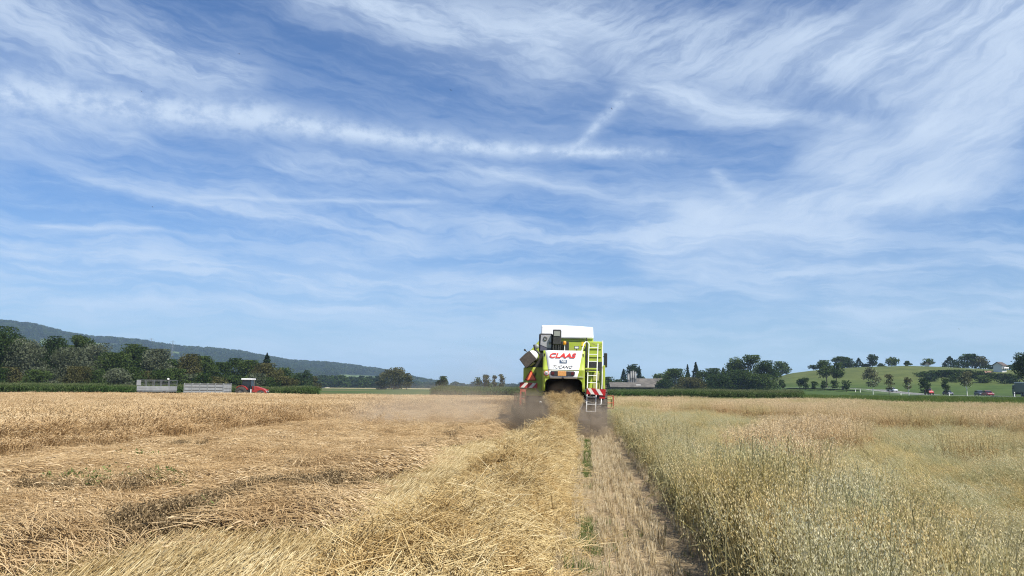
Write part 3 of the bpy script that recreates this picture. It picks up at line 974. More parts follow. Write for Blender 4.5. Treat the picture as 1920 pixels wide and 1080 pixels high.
def put_stubble():
    x, y = jgrid(-0.6, 1.45, 4.5, 36, 0.155, 0.36, 0.0)
    x = x + RNG.normal(0, 0.016, len(x)) + 0.05 * (vnoise(y, 0 * y, 3.0, 86) - .5); y = y + U(-.1, .1, len(y))
    track = np.exp(-((x - 0.95) / 0.09) ** 2) + np.exp(-((x - 0.03) / 0.08) ** 2)
    k = inview(x, y) & (RNG.random(len(x)) > track * 0.85) & (RNG.random(len(x)) > 0.22 * sstep(fbm(x, y, 0.8, 87, 2), 0.45, 0.7))
    x, y, track = x[k], y[k], track[k]
    s = U(0.75, 1.2, len(x)) * (1 - 0.3 * track[: len(x)])
    scatter('stubble_rows', np.stack([x, y, 0 * x], -1), euler(len(x), 0.06, RNG.normal(0, 0.06, len(x)) + math.pi * (RNG.random(len(x)) < .5)), np.stack([s, s * 0 + 1, s], -1), S_stub,
            label='rows of cut stubble between the straw swath and the oats', cat='stubble')
    x = np.concatenate([U(-0.3, 1.35, 450), np.abs(RNG.normal(0, .28, 900)) - 0.2]); y = 5 + 27 * U(0, 1, 1350) ** 1.4
    scatter('scattered_chaff', np.stack([x, y, 0 * x + .005], -1), euler(len(x), 0.05), np.stack([U(.35, .7, len(x)), U(.35, .7, len(x)), U(.12, .35, len(x))], -1), S_chaff,
            label='short straw and chaff scattered between the stubble rows', cat='chaff')
    x = np.concatenate([RNG.normal(-0.03, 0.06, 420), RNG.normal(-0.15, 0.16, 130), U(0.1, 1.2, 60)]); y = np.concatenate([U(7.5, 26, 420), U(5.5, 16, 130), U(6, 12, 60)])
    keep = (fbm(x * 0.3, y, 1.6, 85, 2) > 0.36) & (RNG.random(len(x)) < .75)
    x, y = x[keep], y[keep]
    scatter('green_shoots', np.stack([x, y, 0 * x], -1), euler(len(x), 0.15), U(0.4, 0.95, len(x)), S_gblade,
            label='green shoots in a line along the edge of the stubble', cat='weeds')
put_stubble()

def sw_c(y): return -1.22 + (y - 7) * 0.009 + 0.16 * sstep(y, 24.5, 28)
def sw_w(y): return (0.82 - (y - 7) * 0.006) * (1 - 0.48 * sstep(y, 23.0, 27.0))
def swath_z(x, y):
    u = np.abs(x - sw_c(y)) / (sw_w(y) * (0.92 + 0.3 * (fbm(y, 0 * y + 3, 1.1, 91, 2) - 0.5)))
    h = 0.48 * np.clip(1 - u ** 2.4, 0, 1) ** 0.75 * (1 - 0.35 * sstep(y, 23.5, 27))
    return h * (0.30 + 1.35 * fbm(x, y, 0.75, 93, 3)) 
def put_swath():
    ys = np.arange(3.6, 28.6, 0.12); us = np.linspace(-1.25, 1.25, 26)
    Y, Ux = np.meshgrid(ys, us, indexing='ij')
    X = sw_c(Y) + Ux * sw_w(Y)
    Z = swath_z(X, Y) - 0.05
    V = np.stack([X, Y, Z], -1).reshape(-1, 3); k = len(us)
    F = [(i * k + j, i * k + j + 1, (i + 1) * k + j + 1, (i + 1) * k + j) for i in range(len(ys) - 1) for j in range(k - 1)]
    core = pmat('straw_core', (0.30, 0.20, 0.09), 0.95, var=0.45, scale=9.0, bump=0.8)
    x, y = jgrid(-2.6, 0.4, 3.8, 28.7, 0.105)
    dens = RNG.random(len(x)) < np.where(y < 13, 1.0, np.where(y < 20, 0.6, 0.45))
    u = np.abs(x - sw_c(y)) / sw_w(y)
    k_ = inview(x, y) & dens & (u < 1.02 + 0.22 * (RNG.random(len(x)) - 0.5))
    x, y = x[k_], y[k_]
    z = swath_z(x, y)
    e = 0.05
    sx = (swath_z(x + e, y) - swath_z(x - e, y)) / (2 * e); sy = (swath_z(x, y + e) - swath_z(x, y - e)) / (2 * e)
    rt = np.stack([np.arctan(sy) * 0.8 + RNG.normal(0, .2, len(x)), -np.arctan(sx) * 0.8 + RNG.normal(0, .2, len(x)), 0 * x], -1)
    scatter('straw_swath', np.stack([x, y, z - 0.05], -1), rt, U(0.7, 1.1, len(x)), S_loose, base=(V, F, [core]),
            label='long heaped swath of loose golden straw leading to the harvester', cat='straw')
    m = 480
    y = 4.5 + 23 * U(0, 1, m) ** 1.6; x = sw_c(y) + RNG.normal(0, 0.5, m) * sw_w(y)
    scatter('long_loose_straws', np.stack([x, y, swath_z(x, y) + 0.0], -1), euler(m, 0.2), U(0.7, 1.1, m), S_long,
            label='long loose straws lying across the top of the swath', cat='straw')
put_swath()

# ---- oats on the right
def oat_h(x, y):
    edge = 1 - sstep(x - 1.25 - 0.35 * (fbm(y, 0 * y, 2.0, 97, 2) - 0.5), 0.5, 1.5)
    isl = np.exp(-(((x - 5.1) / 1.45) ** 2 + ((y - 18.6) / 1.7) ** 2) ** 2)
    isl2 = np.exp(-(((x - 3.4) / 0.8) ** 2 + ((y - 15.5) / 1.2) ** 2) ** 2) * 0.7
    ln = (y - 20.5) + (x - 12) * 3.3                       # the tall far block begins beyond this line
    dw = ln / 3.45 + 2.2 * (fbm(x, y, 5, 99, 2) - 0.5)
    for (ix_, iy_, ir_) in ((8.2, 12.6, .6), (10.8, 15.2, .8), (6.6, 10.2, .45), (3.1, 11.5, .4), (7.6, 16.3, .55)):
        isl2 = np.maximum(isl2, 0.72 * np.exp(-(((x - ix_) / ir_) ** 2 + ((y - iy_) / (ir_ * 1.3)) ** 2) ** 2))
    wall = sstep(dw, 0, 0.8) * (y > 14)
    lane = np.exp(-((dw - 7 - 2 * fbm(x, y, 9, 101, 2)) / 1.1) ** 2) * 0.8
    nearf = 1 - sstep(y, 30, 40)
    return edge * nearf, np.maximum(isl, isl2), wall * (1 - 0.7 * lane)

def put_oats():
    G, GR, GS, B, BR, BS, T, TR, TS = ([] for _ in range(9))
    for (y0, y1, s) in ((0.6, 12, 0.24), (12, 26, 0.34), (26, 44, 0.46)):
        x, y = jgrid(1.05, 34, y0, y1, s)
        k = inview(x, y) & (x > 1.27 + 0.3 * (fbm(y, 0 * y, 1.3, 103, 2) - 0.5)) & (np.hypot(x, y) > 1.6)
        x, y = x[k], y[k]
        e, i, w = oat_h(x, y)
        rip = np.maximum(i, w)
        rnd = RNG.random(len(x))
        patchy = fbm(x, y, 1.8, 105, 3)
        tall = (rip > 0.5) & (rnd < 0.95)
        n = tall.sum(); T.append(np.stack([x, y, 0 * x], -1)[tall]); TR.append(euler(n, 0.10)); h = 0.75 + 0.3 * rip[tall] + 0.12 * (patchy[tall] - .5); TS.append(np.stack([1 + 0 * h, 1 + 0 * h, h], -1))
        up = ~tall & (e > 0.35 + 0.3 * (patchy - 0.5))
        n = up.sum(); G.append(np.stack([x, y, 0 * x], -1)[up]); GR.append(euler(n, 0.13)); h = (0.62 + 0.36 * e[up]) * (1 + 0.75 * (patchy[up] - .5)); GS.append(np.stack([1 + 0 * h, 1 + 0 * h, h], -1))
        low = ~tall & ~up & (rnd < 0.95)
        n = low.sum(); B.append(np.stack([x, y, 0 * x], -1)[low]); yaw = 2.6 + 3.0 * (fbm(x[low], y[low], 4.0, 107, 2) - .5) + RNG.normal(0, .4, n)
        h = 0.30 + 0.95 * patchy[low]
        BR.append(euler(n, 0.15, yaw)); BS.append(np.stack([1 + 0 * h, 1 + 0 * h, h], -1))
    scatter('edge_oats', np.concatenate(G), np.concatenate(GR), np.concatenate(GS), S_oat, label='silvery green oats standing along the edge of the stubble', cat='oats')
    scatter('bent_oats', np.concatenate(B), np.concatenate(BR), np.concatenate(BS), S_oatl, label='grey green oats bent low across the right of the field', cat='oats')
    x, y = jgrid(-2, 52, 44, 92, 0.62)
    D = np.hypot(x, y)
    k = inview(x, y) & (x > 1.4) & (D < edge_d(pxof(x, y)))
    x, y = x[k], y[k]
    _, _, w = oat_h(x, y)
    h = (0.72 + 0.28 * w) * (0.9 + 0.3 * (fbm(x, y, 5, 109, 2) - .5) * 2)
    scatter('ripe_oats', np.concatenate(T), np.concatenate(TR), np.concatenate(TS), S_oatr, label='taller ripe tan oats standing in clumps and a far block', cat='oats')
    scatter('far_ripe_oats', np.stack([x, y, ground_z(x, y)], -1), euler(len(x), 0.1), np.stack([1.15 + 0 * h, 1.15 + 0 * h, h], -1), S_oatf, label='ripe tan oats at the far right end of the field', cat='oats')
put_oats()

# ---- maize blocks and the grass strips beyond the grain field
def band(pxr, d0, d1, step, fn=None):
    d = np.arange(d0, d1, step)
    P = []
    for q in d:
        n = int(abs(pxr[1] - pxr[0]) / FPX * q / step) + 1
        p = U(pxr[0], pxr[1], n)
        dq = q + U(-.5, .5, n) * step
        a = np.array([at(float(pp), float(dd)) for pp, dd in zip(p, dq)])
        P.append(a)
    a = np.concatenate(P)
    return np.concatenate([a, ground_z(a[:, 0], a[:, 1])[:, None]], 1)

def put_maize():
    for pxr, d0, d1, h, lb in (((-120, 592), 116, 140, 0.86, 'dark green maize field behind the trailers on the left'),
                               ((815, 985), 128, 160, 0.92, 'dark green maize block left of the harvester beyond the wheat'),
                               ((1120, 1500), 128, 165, 0.74, 'dark green maize field right of the harvester before the farm')):
        P = band(pxr, d0, d1, 1.15)
        n = len(P)
        s = h * (0.94 + 0.34 * (fbm(P[:, 0], P[:, 1], 7, 111, 3) - .5)) * U(0.9, 1.08, n)
        scatter('maize', P, euler(n, 0.05), np.stack([1 + 0 * s, 1 + 0 * s, s], -1), S_maize, label=lb, cat='maize')
    P = np.concatenate([band((1060, 1960), 70, 100, 0.9), band((1060, 1960), 100, 128, 1.5), band((1480, 1960), 128, 190, 2.2)])
    D = np.hypot(P[:, 0], P[:, 1])
    P = P[D > edge_d(pxof(P[:, 0], P[:, 1])) + 0.5]
    scatter('verge_grass', P, euler(len(P), 0.05), U(0.8, 1.5, len(P)), S_grass, label='strip of green grass between the oats and the road', cat='grass')
    P = np.concatenate([band((590, 1000), 96, 128, 1.6), band((-100, 640), 100, 113, 1.7)])
    D = np.hypot(P[:, 0], P[:, 1])
    P = P[D > edge_d(pxof(P[:, 0], P[:, 1])) + 0.5]
    scatter('headland_grass', P, euler(len(P), 0.05), U(0.5, 0.9, len(P)), S_grass, label='low green headland grass beyond the wheat on the left', cat='grass')
put_maize()

# ------------------------------------------------------------------ trees
leafcols = {
    'dark':   [(0.012, 0.024, 0.007), (0.026, 0.045, 0.012), (0.045, 0.07, 0.02), (0.075, 0.10, 0.034)],
    'mid':    [(0.018, 0.034, 0.009), (0.038, 0.06, 0.016), (0.062, 0.09, 0.026), (0.10, 0.125, 0.042)],
    'willow': [(0.040, 0.052, 0.026), (0.075, 0.088, 0.050), (0.115, 0.13, 0.082), (0.17, 0.18, 0.125)],
    'olive':  [(0.034, 0.036, 0.012), (0.062, 0.062, 0.022), (0.095, 0.09, 0.036), (0.14, 0.125, 0.058)],
    'fir':    [(0.008, 0.018, 0.008), (0.016, 0.030, 0.013), (0.028, 0.045, 0.02), (0.045, 0.064, 0.03)],
    'pale':   [(0.045, 0.05, 0.024), (0.085, 0.09, 0.045), (0.13, 0.135, 0.07), (0.18, 0.18, 0.1)],
}
LM = {k: leafmat('leaves_' + k, [tuple(q * 1.18 for q in c_) for c_ in v], trans=0.28) for k, v in leafcols.items()}
M_bark = pmat('bark', (0.085, 0.065, 0.048), 0.95, var=0.3, scale=3, bump=0.5)
M_limed = pmat('limed_bark', (0.62, 0.62, 0.58), 0.9, var=0.15, scale=4)

def crown_mesh(w, h, z0, kind, mat, leaf, n, seed):
    """leaves spread over uneven clumps; w,h in metres, z0 is the height at which the crown starts"""
    g = np.random.default_rng(seed)
    p = Patch()
    H = h - z0
    if kind == 'cone':
        t = g.random(n) ** 0.75                                         # 0 top
        wh = np.abs(((t * H / 0.9) % 1.0) - 0.5) * 2
        a = g.uniform(0, 2 * np.pi, n)
        lob = 1 + 0.22 * np.sin(a * 3 + 17 * np.floor(t * H / 0.9)) + 0.15 * np.sin(a * 7 + 5 * np.floor(t * H / 0.9))
        r = w / 2 * (t ** 0.85) * (0.62 + 0.38 * wh) * lob * np.sqrt(g.uniform(0.35, 1.05, n))
        C = np.stack([r * np.cos(a), r * np.sin(a), h - t * H - r * 0.22], -1)
        tone = 0.25 + 0.5 * g.random(n) * wh + g.normal(0, .1, n)
    else:
        nb = {'round': 26, 'wood': 34, 'loose': 16, 'broad': 24, 'ball': 12, 'slim': 20, 'bush': 16}[kind]
        B = []
        for i in range(nb):
            u = g.random()
            zt = {'wood': u ** 0.8, 'bush': u}.get(kind, u)
            prof = {'round': np.sin(np.pi * min(1, 0.12 + 0.80 * zt)) ** 0.7, 'wood': 1.0 if zt < 0.45 else math.sqrt(max(0.03, 1 - ((zt - 0.45) / 0.58) ** 2)),
                    'loose': np.sin(np.pi * (0.1 + 0.8 * zt)), 'broad': 0.45 + 0.55 * np.sin(np.pi * (0.15 + 0.55 * zt)), 'ball': np.sin(np.pi * (0.15 + 0.72 * zt)) ** 0.6,
                    'slim': np.sin(np.pi * (0.12 + 0.78 * zt)) ** 0.8, 'bush': math.sqrt(max(0.05, 1 - zt ** 2))}[kind]
            a = g.uniform(0, 2 * np.pi); rr = w / 2 * prof * math.sqrt(g.uniform(0.05, 1)) * 0.8
            br = {'round': 0.19, 'wood': 0.20, 'loose': 0.17, 'broad': 0.16, 'ball': 0.28, 'slim': 0.36, 'bush': 0.24}[kind] * g.uniform(0.65, 1.25)
            B.append((rr * math.cos(a), rr * math.sin(a), z0 + H * (0.06 + 0.88 * zt), w * br, min(H * br * 1.0, w * br) * g.uniform(0.75, 1.1) if kind not in ('slim',) else H * 0.13, g.normal(0, 0.10)))
        B = np.array(B)
        wgt = (B[:, 3] ** 2) / (B[:, 3] ** 2).sum()
        ix = g.choice(nb, n, p=wgt)
        v = unit(g.normal(size=(n, 3)))
        rad = np.where(g.random(n) < 0.7, g.uniform(0.72, 1.08, n), g.uniform(0.1, 0.9, n)) * (1 + 0.35 * g.random(n) ** 6)
        C = B[ix, :3] + v * rad[:, None] * np.stack([B[ix, 3], B[ix, 3], B[ix, 4]], -1)
        C[:, 2] = np.clip(C[:, 2], max(0.15, z0 * 0.9), h)
        tone = 0.45 + B[ix, 5] * 1.3 + g.normal(0, 0.12, n)
    A = unit(g.normal(size=(n, 3))) * (leaf * g.uniform(0.6, 1.2, n))[:, None]
    Bq = unit(np.cross(A, g.normal(size=(n, 3)))) * (leaf * 0.62 * g.uniform(0.6, 1.2, n))[:, None]
    p.quads(C, A, Bq, tone)
    return p.mesh('crown', mat)

def trunk_mb(w, h, z0, kind, seed, thick=None):
    g = random.Random(seed)
    m = MB()
    r = thick or max(0.07, 0.022 * h)
    top = h * (0.93 if kind == 'cone' else 0.72)
    pts = [(g.uniform(-.01, .01) * h * k, g.uniform(-.01, .01) * h * k, -0.3 + (top + 0.3) * k) for k in (0, .12, .35, .6, .8, 1)]
    m.tube(pts, [r * 1.5, r * 1.1, r * .95, r * .7, r * .45, r * .15], 8)
    if kind not in ('cone',):
        for i in range(9 if kind in ('broad', 'loose', 'round') else 5):
            zb = z0 * 0.9 + (top - z0) * g.uniform(-0.05, 0.75); a = g.uniform(0, 6.28); l = w * g.uniform(0.28, 0.46); zu = g.uniform(0.35, 1.0) * l
            zb = max(zb, 0.08 * h)
            m.tube([(0, 0, zb), (math.cos(a) * l * .5, math.sin(a) * l * .5, zb + zu * .6), (math.cos(a) * l, math.sin(a) * l, min(zb + zu * 1.3, h * .95))], [r * .5, r * .32, r * .08], 6)
    return m

TREE_N = [0]
def tree(name, label, px, D, ytop, ybase=None, wpx=20, kind='round', col='dark', z0f=0.15, group=None, cat='tree', limed=False, leafk=1.0, dens=1.0, thick=None, gz=None):
    """a tree whose height and spread are worked out in metres from its distance"""
    TREE_N[0] += 1
    seed = 1000 + TREE_N[0]
    x, y = at(px, D)
    z = float(ground_z(x, y)) if gz is None else gz
    h = zof(px, ytop, D) - z
    w = wpx / FPX * D * 1.14
    leaf = max(0.10, 0.0011 * D) * leafk * (1.0 if kind != 'cone' else 1.0)
    area = w * h * (1 - z0f)
    n = int(np.clip(area / leaf ** 2 * 4.6 * dens, 320, 15000))
    if kind == 'cone':
        w *= 1.55
    e = empty(name, (x, y, z), random.uniform(0, 6.28), label=label, cat=cat, group=group)
    mesh_obj('crown', crown_mesh(w, h, h * z0f, kind, LM[col], leaf, n, seed), e)
    trunk_mb(w, h, h * z0f, kind, seed, thick).build('trunk', M_limed if limed else M_bark, e)
    return e

# ---- wood behind the maize on the left
WOOD = [  # px, dist, ytop, width px, kind, colour, label
    (-62, 190, 618, 90, 'wood', 'dark', 'dark broad tree half outside the frame at the left end of the wood'),
    (4, 185, 612, 74, 'wood', 'dark', 'tallest dark tree at the left end of the wood under the ridge'),
    (46, 182, 636, 62, 'wood', 'willow', 'broad grey-green willow second from the left end of the wood'),
    (96, 196, 631, 46, 'wood', 'dark', 'dark upright tree between two grey willows below the white hillside houses'),
    (122, 184, 652, 60, 'wood', 'willow', 'grey-green willow in front of the pair of dark tall trees'),
    (146, 205, 629, 44, 'wood', 'mid', 'tall tree with rounded top just right of the white hillside houses'),
    (186, 200, 644, 52, 'wood', 'willow', 'dull grey-green tree below the pale meadow on the ridge'),
    (214, 188, 662, 58, 'bush', 'mid', 'low rounded tree at the front of the wood above the maize'),
    (240, 205, 646, 48, 'wood', 'mid', 'mid green tree left above the cage-sided trailer'),
    (268, 200, 651, 42, 'wood', 'dark', 'dark tree straight above the cage-sided trailer'),
    (292, 194, 655, 50, 'wood', 'willow', 'pale rounded willow behind the right end of the cage-sided trailer'),
    (330, 212, 672, 40, 'wood', 'dark', 'dark tree in the dip behind the gap between the two trailers'),
    (352, 206, 664, 40, 'wood', 'olive', 'olive tree above the left end of the silver trailer'),
    (380, 210, 668, 40, 'wood', 'mid', 'mid green tree above the middle of the silver trailer'),
    (412, 214, 680, 42, 'wood', 'dark', 'lower dark tree above the right end of the silver trailer'),
    (440, 218, 672, 36, 'wood', 'dark', 'dark tree just left of the red tractor'),
    (466, 214, 676, 44, 'wood', 'mid', 'green tree directly behind the tractor cab'),
    (498, 222, 662, 30, 'cone', 'fir', 'pointed dark tree standing tallest to the right above the tractor'),
    (500, 212, 682, 60, 'wood', 'olive', 'olive tree in front of the pointed tree beside the tractor'),
    (532, 224, 690, 36, 'wood', 'mid', 'smaller green tree at the right end of the wood'),
    (556, 300, 700, 22, 'wood', 'dark', 'small dark tree just clear of the right end of the wood'),
    (574, 300, 695, 24, 'round', 'dark', 'dark round tree right of the wood by the far hamlet'),
    (590, 330, 706, 18, 'bush', 'olive', 'low olive bush right of the dark round tree by the far hamlet'),
]
for px, D, yt, w, k, c, lb in WOOD:
    tree('oak_tree' if k != 'cone' else 'fir_tree', lb, px, D, yt, None, w, k, c, 0.04 if k != 'cone' else 0.05, group='trees of the left wood')
for i, px in enumerate(range(-90, 545, 26)):                         # thicket that closes the foot and back of the wood
    yt = 688 if px < 330 else 700
    tree('thicket_bush', 'dark undergrowth bush filling the foot of the left wood behind the maize', px, 172 + (i % 3) * 6 if px < 420 else 200, yt + (i * 7 % 9), None, 44, 'bush', ('dark', 'mid', 'willow', 'dark', 'olive')[i % 5], 0.02, group='undergrowth of the left wood', cat='bush')
for i, px in enumerate(range(-70, 330, 34)):
    tree('backing_tree', 'dark tree deep inside the left wood behind the front row', px, 228 + (i % 2) * 8, 632 + (i * 11 % 16) + max(0, px) * 0.11, None, 60, 'wood', ('mid', 'dark')[i % 2], 0.03, group='inner trees of the left wood')

# ---- single trees left of the harvester
tree('lime_tree', 'large rounded olive tree standing alone on the plain left of the harvester', 738, 420, 689, None, 46, 'wood', 'olive', 0.05)
tree('lime_tree', 'smaller olive tree joined to the right side of the large lone tree', 763, 415, 700, None, 18, 'wood', 'olive', 0.05)
tree('hazel_bush', 'low bush at the left foot of the large lone olive tree', 713, 425, 716, None, 20, 'bush', 'olive', 0.02, cat='bush')
tree('maple_tree', 'dark dense round tree alone at the end of the maize block', 830, 250, 706, None, 25, 'round', 'dark', 0.06)
for px, yt, w, c, lb in ((896, 708, 11, 'mid', 'first slim young tree from the left in the row left of the harvester'),
                         (910, 703, 12, 'olive', 'second slim young tree, rounder top, in the row left of the harvester'),
                         (927, 704, 8, 'olive', 'third slim young tree, thinnest, in the row left of the harvester'),
                         (941, 702, 9, 'olive', 'fourth slim young tree, nearest the harvester in the row')):
    tree('young_tree', lb, px, 255, yt, None, w, 'slim', c, 0.34 if px > 900 else 0.05, group='row of slim young trees')
tree('hazel_bush', 'low bush between the slim young trees left of the harvester', 917, 262, 719, None, 16, 'bush', 'mid', 0.02, cat='bush')
tree('hazel_bush', 'low wide bush nearest the harvester under the slim trees', 936, 262, 720, None, 14, 'bush', 'mid', 0.02, cat='bush')

# ---- farm trees and the copse right of the harvester
COPSE = [
    (1122, 360, 704, 18, 'wood', 'dark', 'dark tree half hidden behind the right side of the harvester'),
    (1141, 365, 707, 20, 'wood', 'dark', 'dark low tree left of the farm barn'),
    (1157, 370, 712, 14, 'bush', 'mid', 'small green tree between the dark tree and the spruce by the barn'),
    (1169.5, 375, 692, 14, 'cone', 'fir', 'pointed spruce left of the farm silos'),
    (1189, 385, 683, 20, 'wood', 'fir', 'tall dark pine behind the farm silos'),
    (1199, 382, 686, 9, 'cone', 'fir', 'narrow spruce right beside the tall pine behind the silos'),
    (1204, 386, 706, 12, 'wood', 'dark', 'low dark tree under the narrow spruce by the silos'),
    (1236, 400, 701, 22, 'wood', 'mid', 'rounded green tree rising over the right end of the barn roof'),
    (1250, 350, 697, 14, 'cone', 'dark', 'small pointed tree over the right end of the barn'),
    (1266, 340, 692, 36, 'wood', 'mid', 'rounded green tree left of the two pointed spruces'),
    (1246, 335, 712, 26, 'bush', 'dark', 'dark bush in front of the right end of the barn'),
    (1290, 350, 683, 9, 'cone', 'fir', 'narrow pointed spruce, left one of the pair'),
    (1305.5, 350, 679, 16, 'cone', 'fir', 'broader pointed spruce, right one of the pair'),
    (1318, 345, 695, 20, 'wood', 'mid', 'green tree leaning against the broader spruce'),
    (1296, 325, 708, 46, 'bush', 'olive', 'wide olive bush in front of the pair of spruces'),
    (1340, 330, 691, 30, 'wood', 'dark', 'dark tree in the copse right of the broader spruce'),
    (1357, 335, 689, 14, 'cone', 'dark', 'small pointed tree sticking out of the middle of the copse'),
    (1372, 325, 681, 34, 'wood', 'mid', 'rounded tree left of the tallest fan-shaped tree'),
    (1403, 325, 666, 42, 'broad', 'mid', 'tallest fan-shaped tree with open crown and visible limbs'),
    (1392, 312, 694, 46, 'wood', 'dark', 'dark tree in front of the tall fan-shaped tree'),
    (1350, 310, 703, 44, 'wood', 'dark', 'dark low tree at the front of the copse above the maize'),
    (1438, 315, 677, 34, 'wood', 'dark', 'big dark tree at the right end of the copse'),
    (1428, 305, 702, 40, 'wood', 'mid', 'lower green tree at the front right end of the copse'),
    (1465, 470, 678, 24, 'round', 'mid', 'round tree on the slope just right of the copse'),
    (1452, 460, 690, 16, 'bush', 'dark', 'small dark bush between the copse and the round slope tree'),
]
for px, D, yt, w, k, c, lb in COPSE:
    nm = {'cone': 'spruce_tree', 'bush': 'copse_bush'}.get(k, 'copse_tree')
    tree(nm, lb, px, D, yt, None, w * 1.2, k, c, 0.22 if k == 'broad' else 0.04, group='trees of the farm copse', cat='bush' if k == 'bush' else 'tree', dens=1.0)

# ---- young trees along the road and on the lower slope
ROADT = [  # px, D, ytop, w, kind, col, z0f, limed, label
    (1468, 330, 713, 12, 'ball', 'dark', 0.3, False, 'small dark lollipop-shaped tree below the round slope tree'),
    (1500, 330, 711, 11, 'ball', 'dark', 0.3, False, 'small dark tree just left of the tall twin trees, left of a pair'),
    (1510, 330, 709, 13, 'ball', 'dark', 0.25, False, 'slightly larger dark tree, right of the pair left of the twin trees'),
    (1528, 326, 716, 11, 'ball', 'dark', 0.3, False, 'small round tree at the left foot of the twin trees'),
    (1546, 326, 714, 12, 'ball', 'dark', 0.3, False, 'small round tree right in front of the twin tree trunks'),
    (1566, 326, 714, 12, 'ball', 'dark', 0.3, False, 'small round tree at the right foot of the twin trees'),
    (1551, 338, 676, 32, 'round', 'mid', 0.42, False, 'taller left one of the twin trees before the hill'),
    (1569, 340, 681, 28, 'round', 'mid', 0.42, False, 'right one of the twin trees before the hill'),
    (1587, 318, 713, 13, 'ball', 'dark', 0.3, False, 'neat dark lollipop-shaped tree standing alone before the green slope'),
    (1637, 300, 688, 30, 'loose', 'pale', 0.32, True, 'tall thin-leaved tree with a white trunk beside the road'),
    (1667, 300, 702, 12, 'slim', 'olive', 0.25, False, 'slim tree directly behind the silver car'),
    (1704, 292, 706, 10, 'slim', 'olive', 0.25, True, 'slim tree with a white stake between the silver car and the red tractor'),
    (1735, 288, 711, 16, 'ball', 'dark', 0.2, False, 'dark round tree above the red vehicle with the white roof'),
    (1773, 280, 710, 12, 'ball', 'dark', 0.25, False, 'small dark round tree above the navy car'),
    (1813, 255, 697, 24, 'loose', 'pale', 0.38, True, 'broad thin-leaved tree with a white trunk left of the two passing cars'),
]
for px, D, yt, w, k, c, z0, lim, lb in ROADT:
    tree('roadside_tree', lb, px, D, yt, None, w, k, c, z0, group='young trees along the road', limed=lim, thick=0.10 if D > 0 and k != 'round' else 0.2, dens=0.6 if k in ('loose', 'slim') else 1.0)

# ---- trees on the hill crest
CREST = [
    (1527, 455, 685, 16, 'ball', 'fir', 0.05, 'small round dark tree at the left end of the hill crest'),
    (1578, 470, 669, 30, 'round', 'dark', 0.06, 'large dark tree on the crest above the twin trees, left half of a pair'),
    (1594, 472, 670, 26, 'round', 'dark', 0.06, 'large dark tree on the crest, right half of the pair above the twin trees'),
    (1613, 470, 671, 14, 'cone', 'fir', 0.05, 'dark pointed fir on the hill crest'),
    (1626, 472, 683, 14, 'bush', 'mid', 0.02, 'low bush on the crest right of the pointed fir'),
    (1638, 470, 665, 19, 'round', 'dark', 0.12, 'tall ragged tree on the crest above the white-trunked tree'),
    (1655, 472, 682, 14, 'bush', 'mid', 0.02, 'low rounded bush on the crest right of the tall ragged tree'),
    (1674, 470, 670, 22, 'round', 'mid', 0.12, 'open round tree standing alone in the middle of the crest'),
    (1704, 470, 677, 13, 'loose', 'mid', 0.05, 'thin small tree alone on the bare crest'),
    (1742, 470, 673, 20, 'round', 'mid', 0.1, 'round tree on the crest left of the large conifer'),
    (1785, 470, 668, 22, 'cone', 'fir', 0.04, 'large dark conifer on the crest left of the biggest crown'),
    (1818, 475, 664, 36, 'round', 'dark', 0.06, 'biggest dark dome-shaped tree on the crest'),
    (1841, 474, 668, 24, 'round', 'olive', 0.06, 'yellowish tree merged into the right side of the biggest crown'),
    (1861, 462, 684, 24, 'round', 'fir', 0.03, 'dark low tree immediately left of the white house'),
    (1897, 470, 685, 22, 'round', 'mid', 0.05, 'round green tree immediately right of the white house'),
    (1909, 490, 682, 14, 'round', 'mid', 0.05, 'green tree between the white house and the big tree at the edge'),
]
for px, D, yt, w, k, c, z0, lb in CREST:
    tree({'cone': 'fir_tree', 'bush': 'crest_bush'}.get(k, 'crest_tree'), lb, px, D, yt, None, w, k, c, z0, group='trees on the hill crest', cat='bush' if k == 'bush' else 'tree')
hb = [(1735, 700), (1752, 698), (1768, 697), (1786, 697), (1802, 697), (1820, 697), (1838, 699), (1854, 702), (1870, 704), (1888, 704), (1906, 703), (1745, 706), (1796, 705), (1846, 707), (1892, 708)]
for i, (px, yt) in enumerate(hb):
    tree('hedge_bush', 'dark bush in the thick hedge belt below the crest and the white house', px, 384 - (i > 10) * 18, yt - 3, None, 26, 'bush', ('dark', 'mid', 'fir')[i % 3], 0.0, group='bushes of the hedge belt', cat='bush')
tree('ash_tree', 'big dark tree cut off by the right edge of the picture', 1944, 235, 643, None, 50, 'round', 'dark', 0.12, dens=1.2)

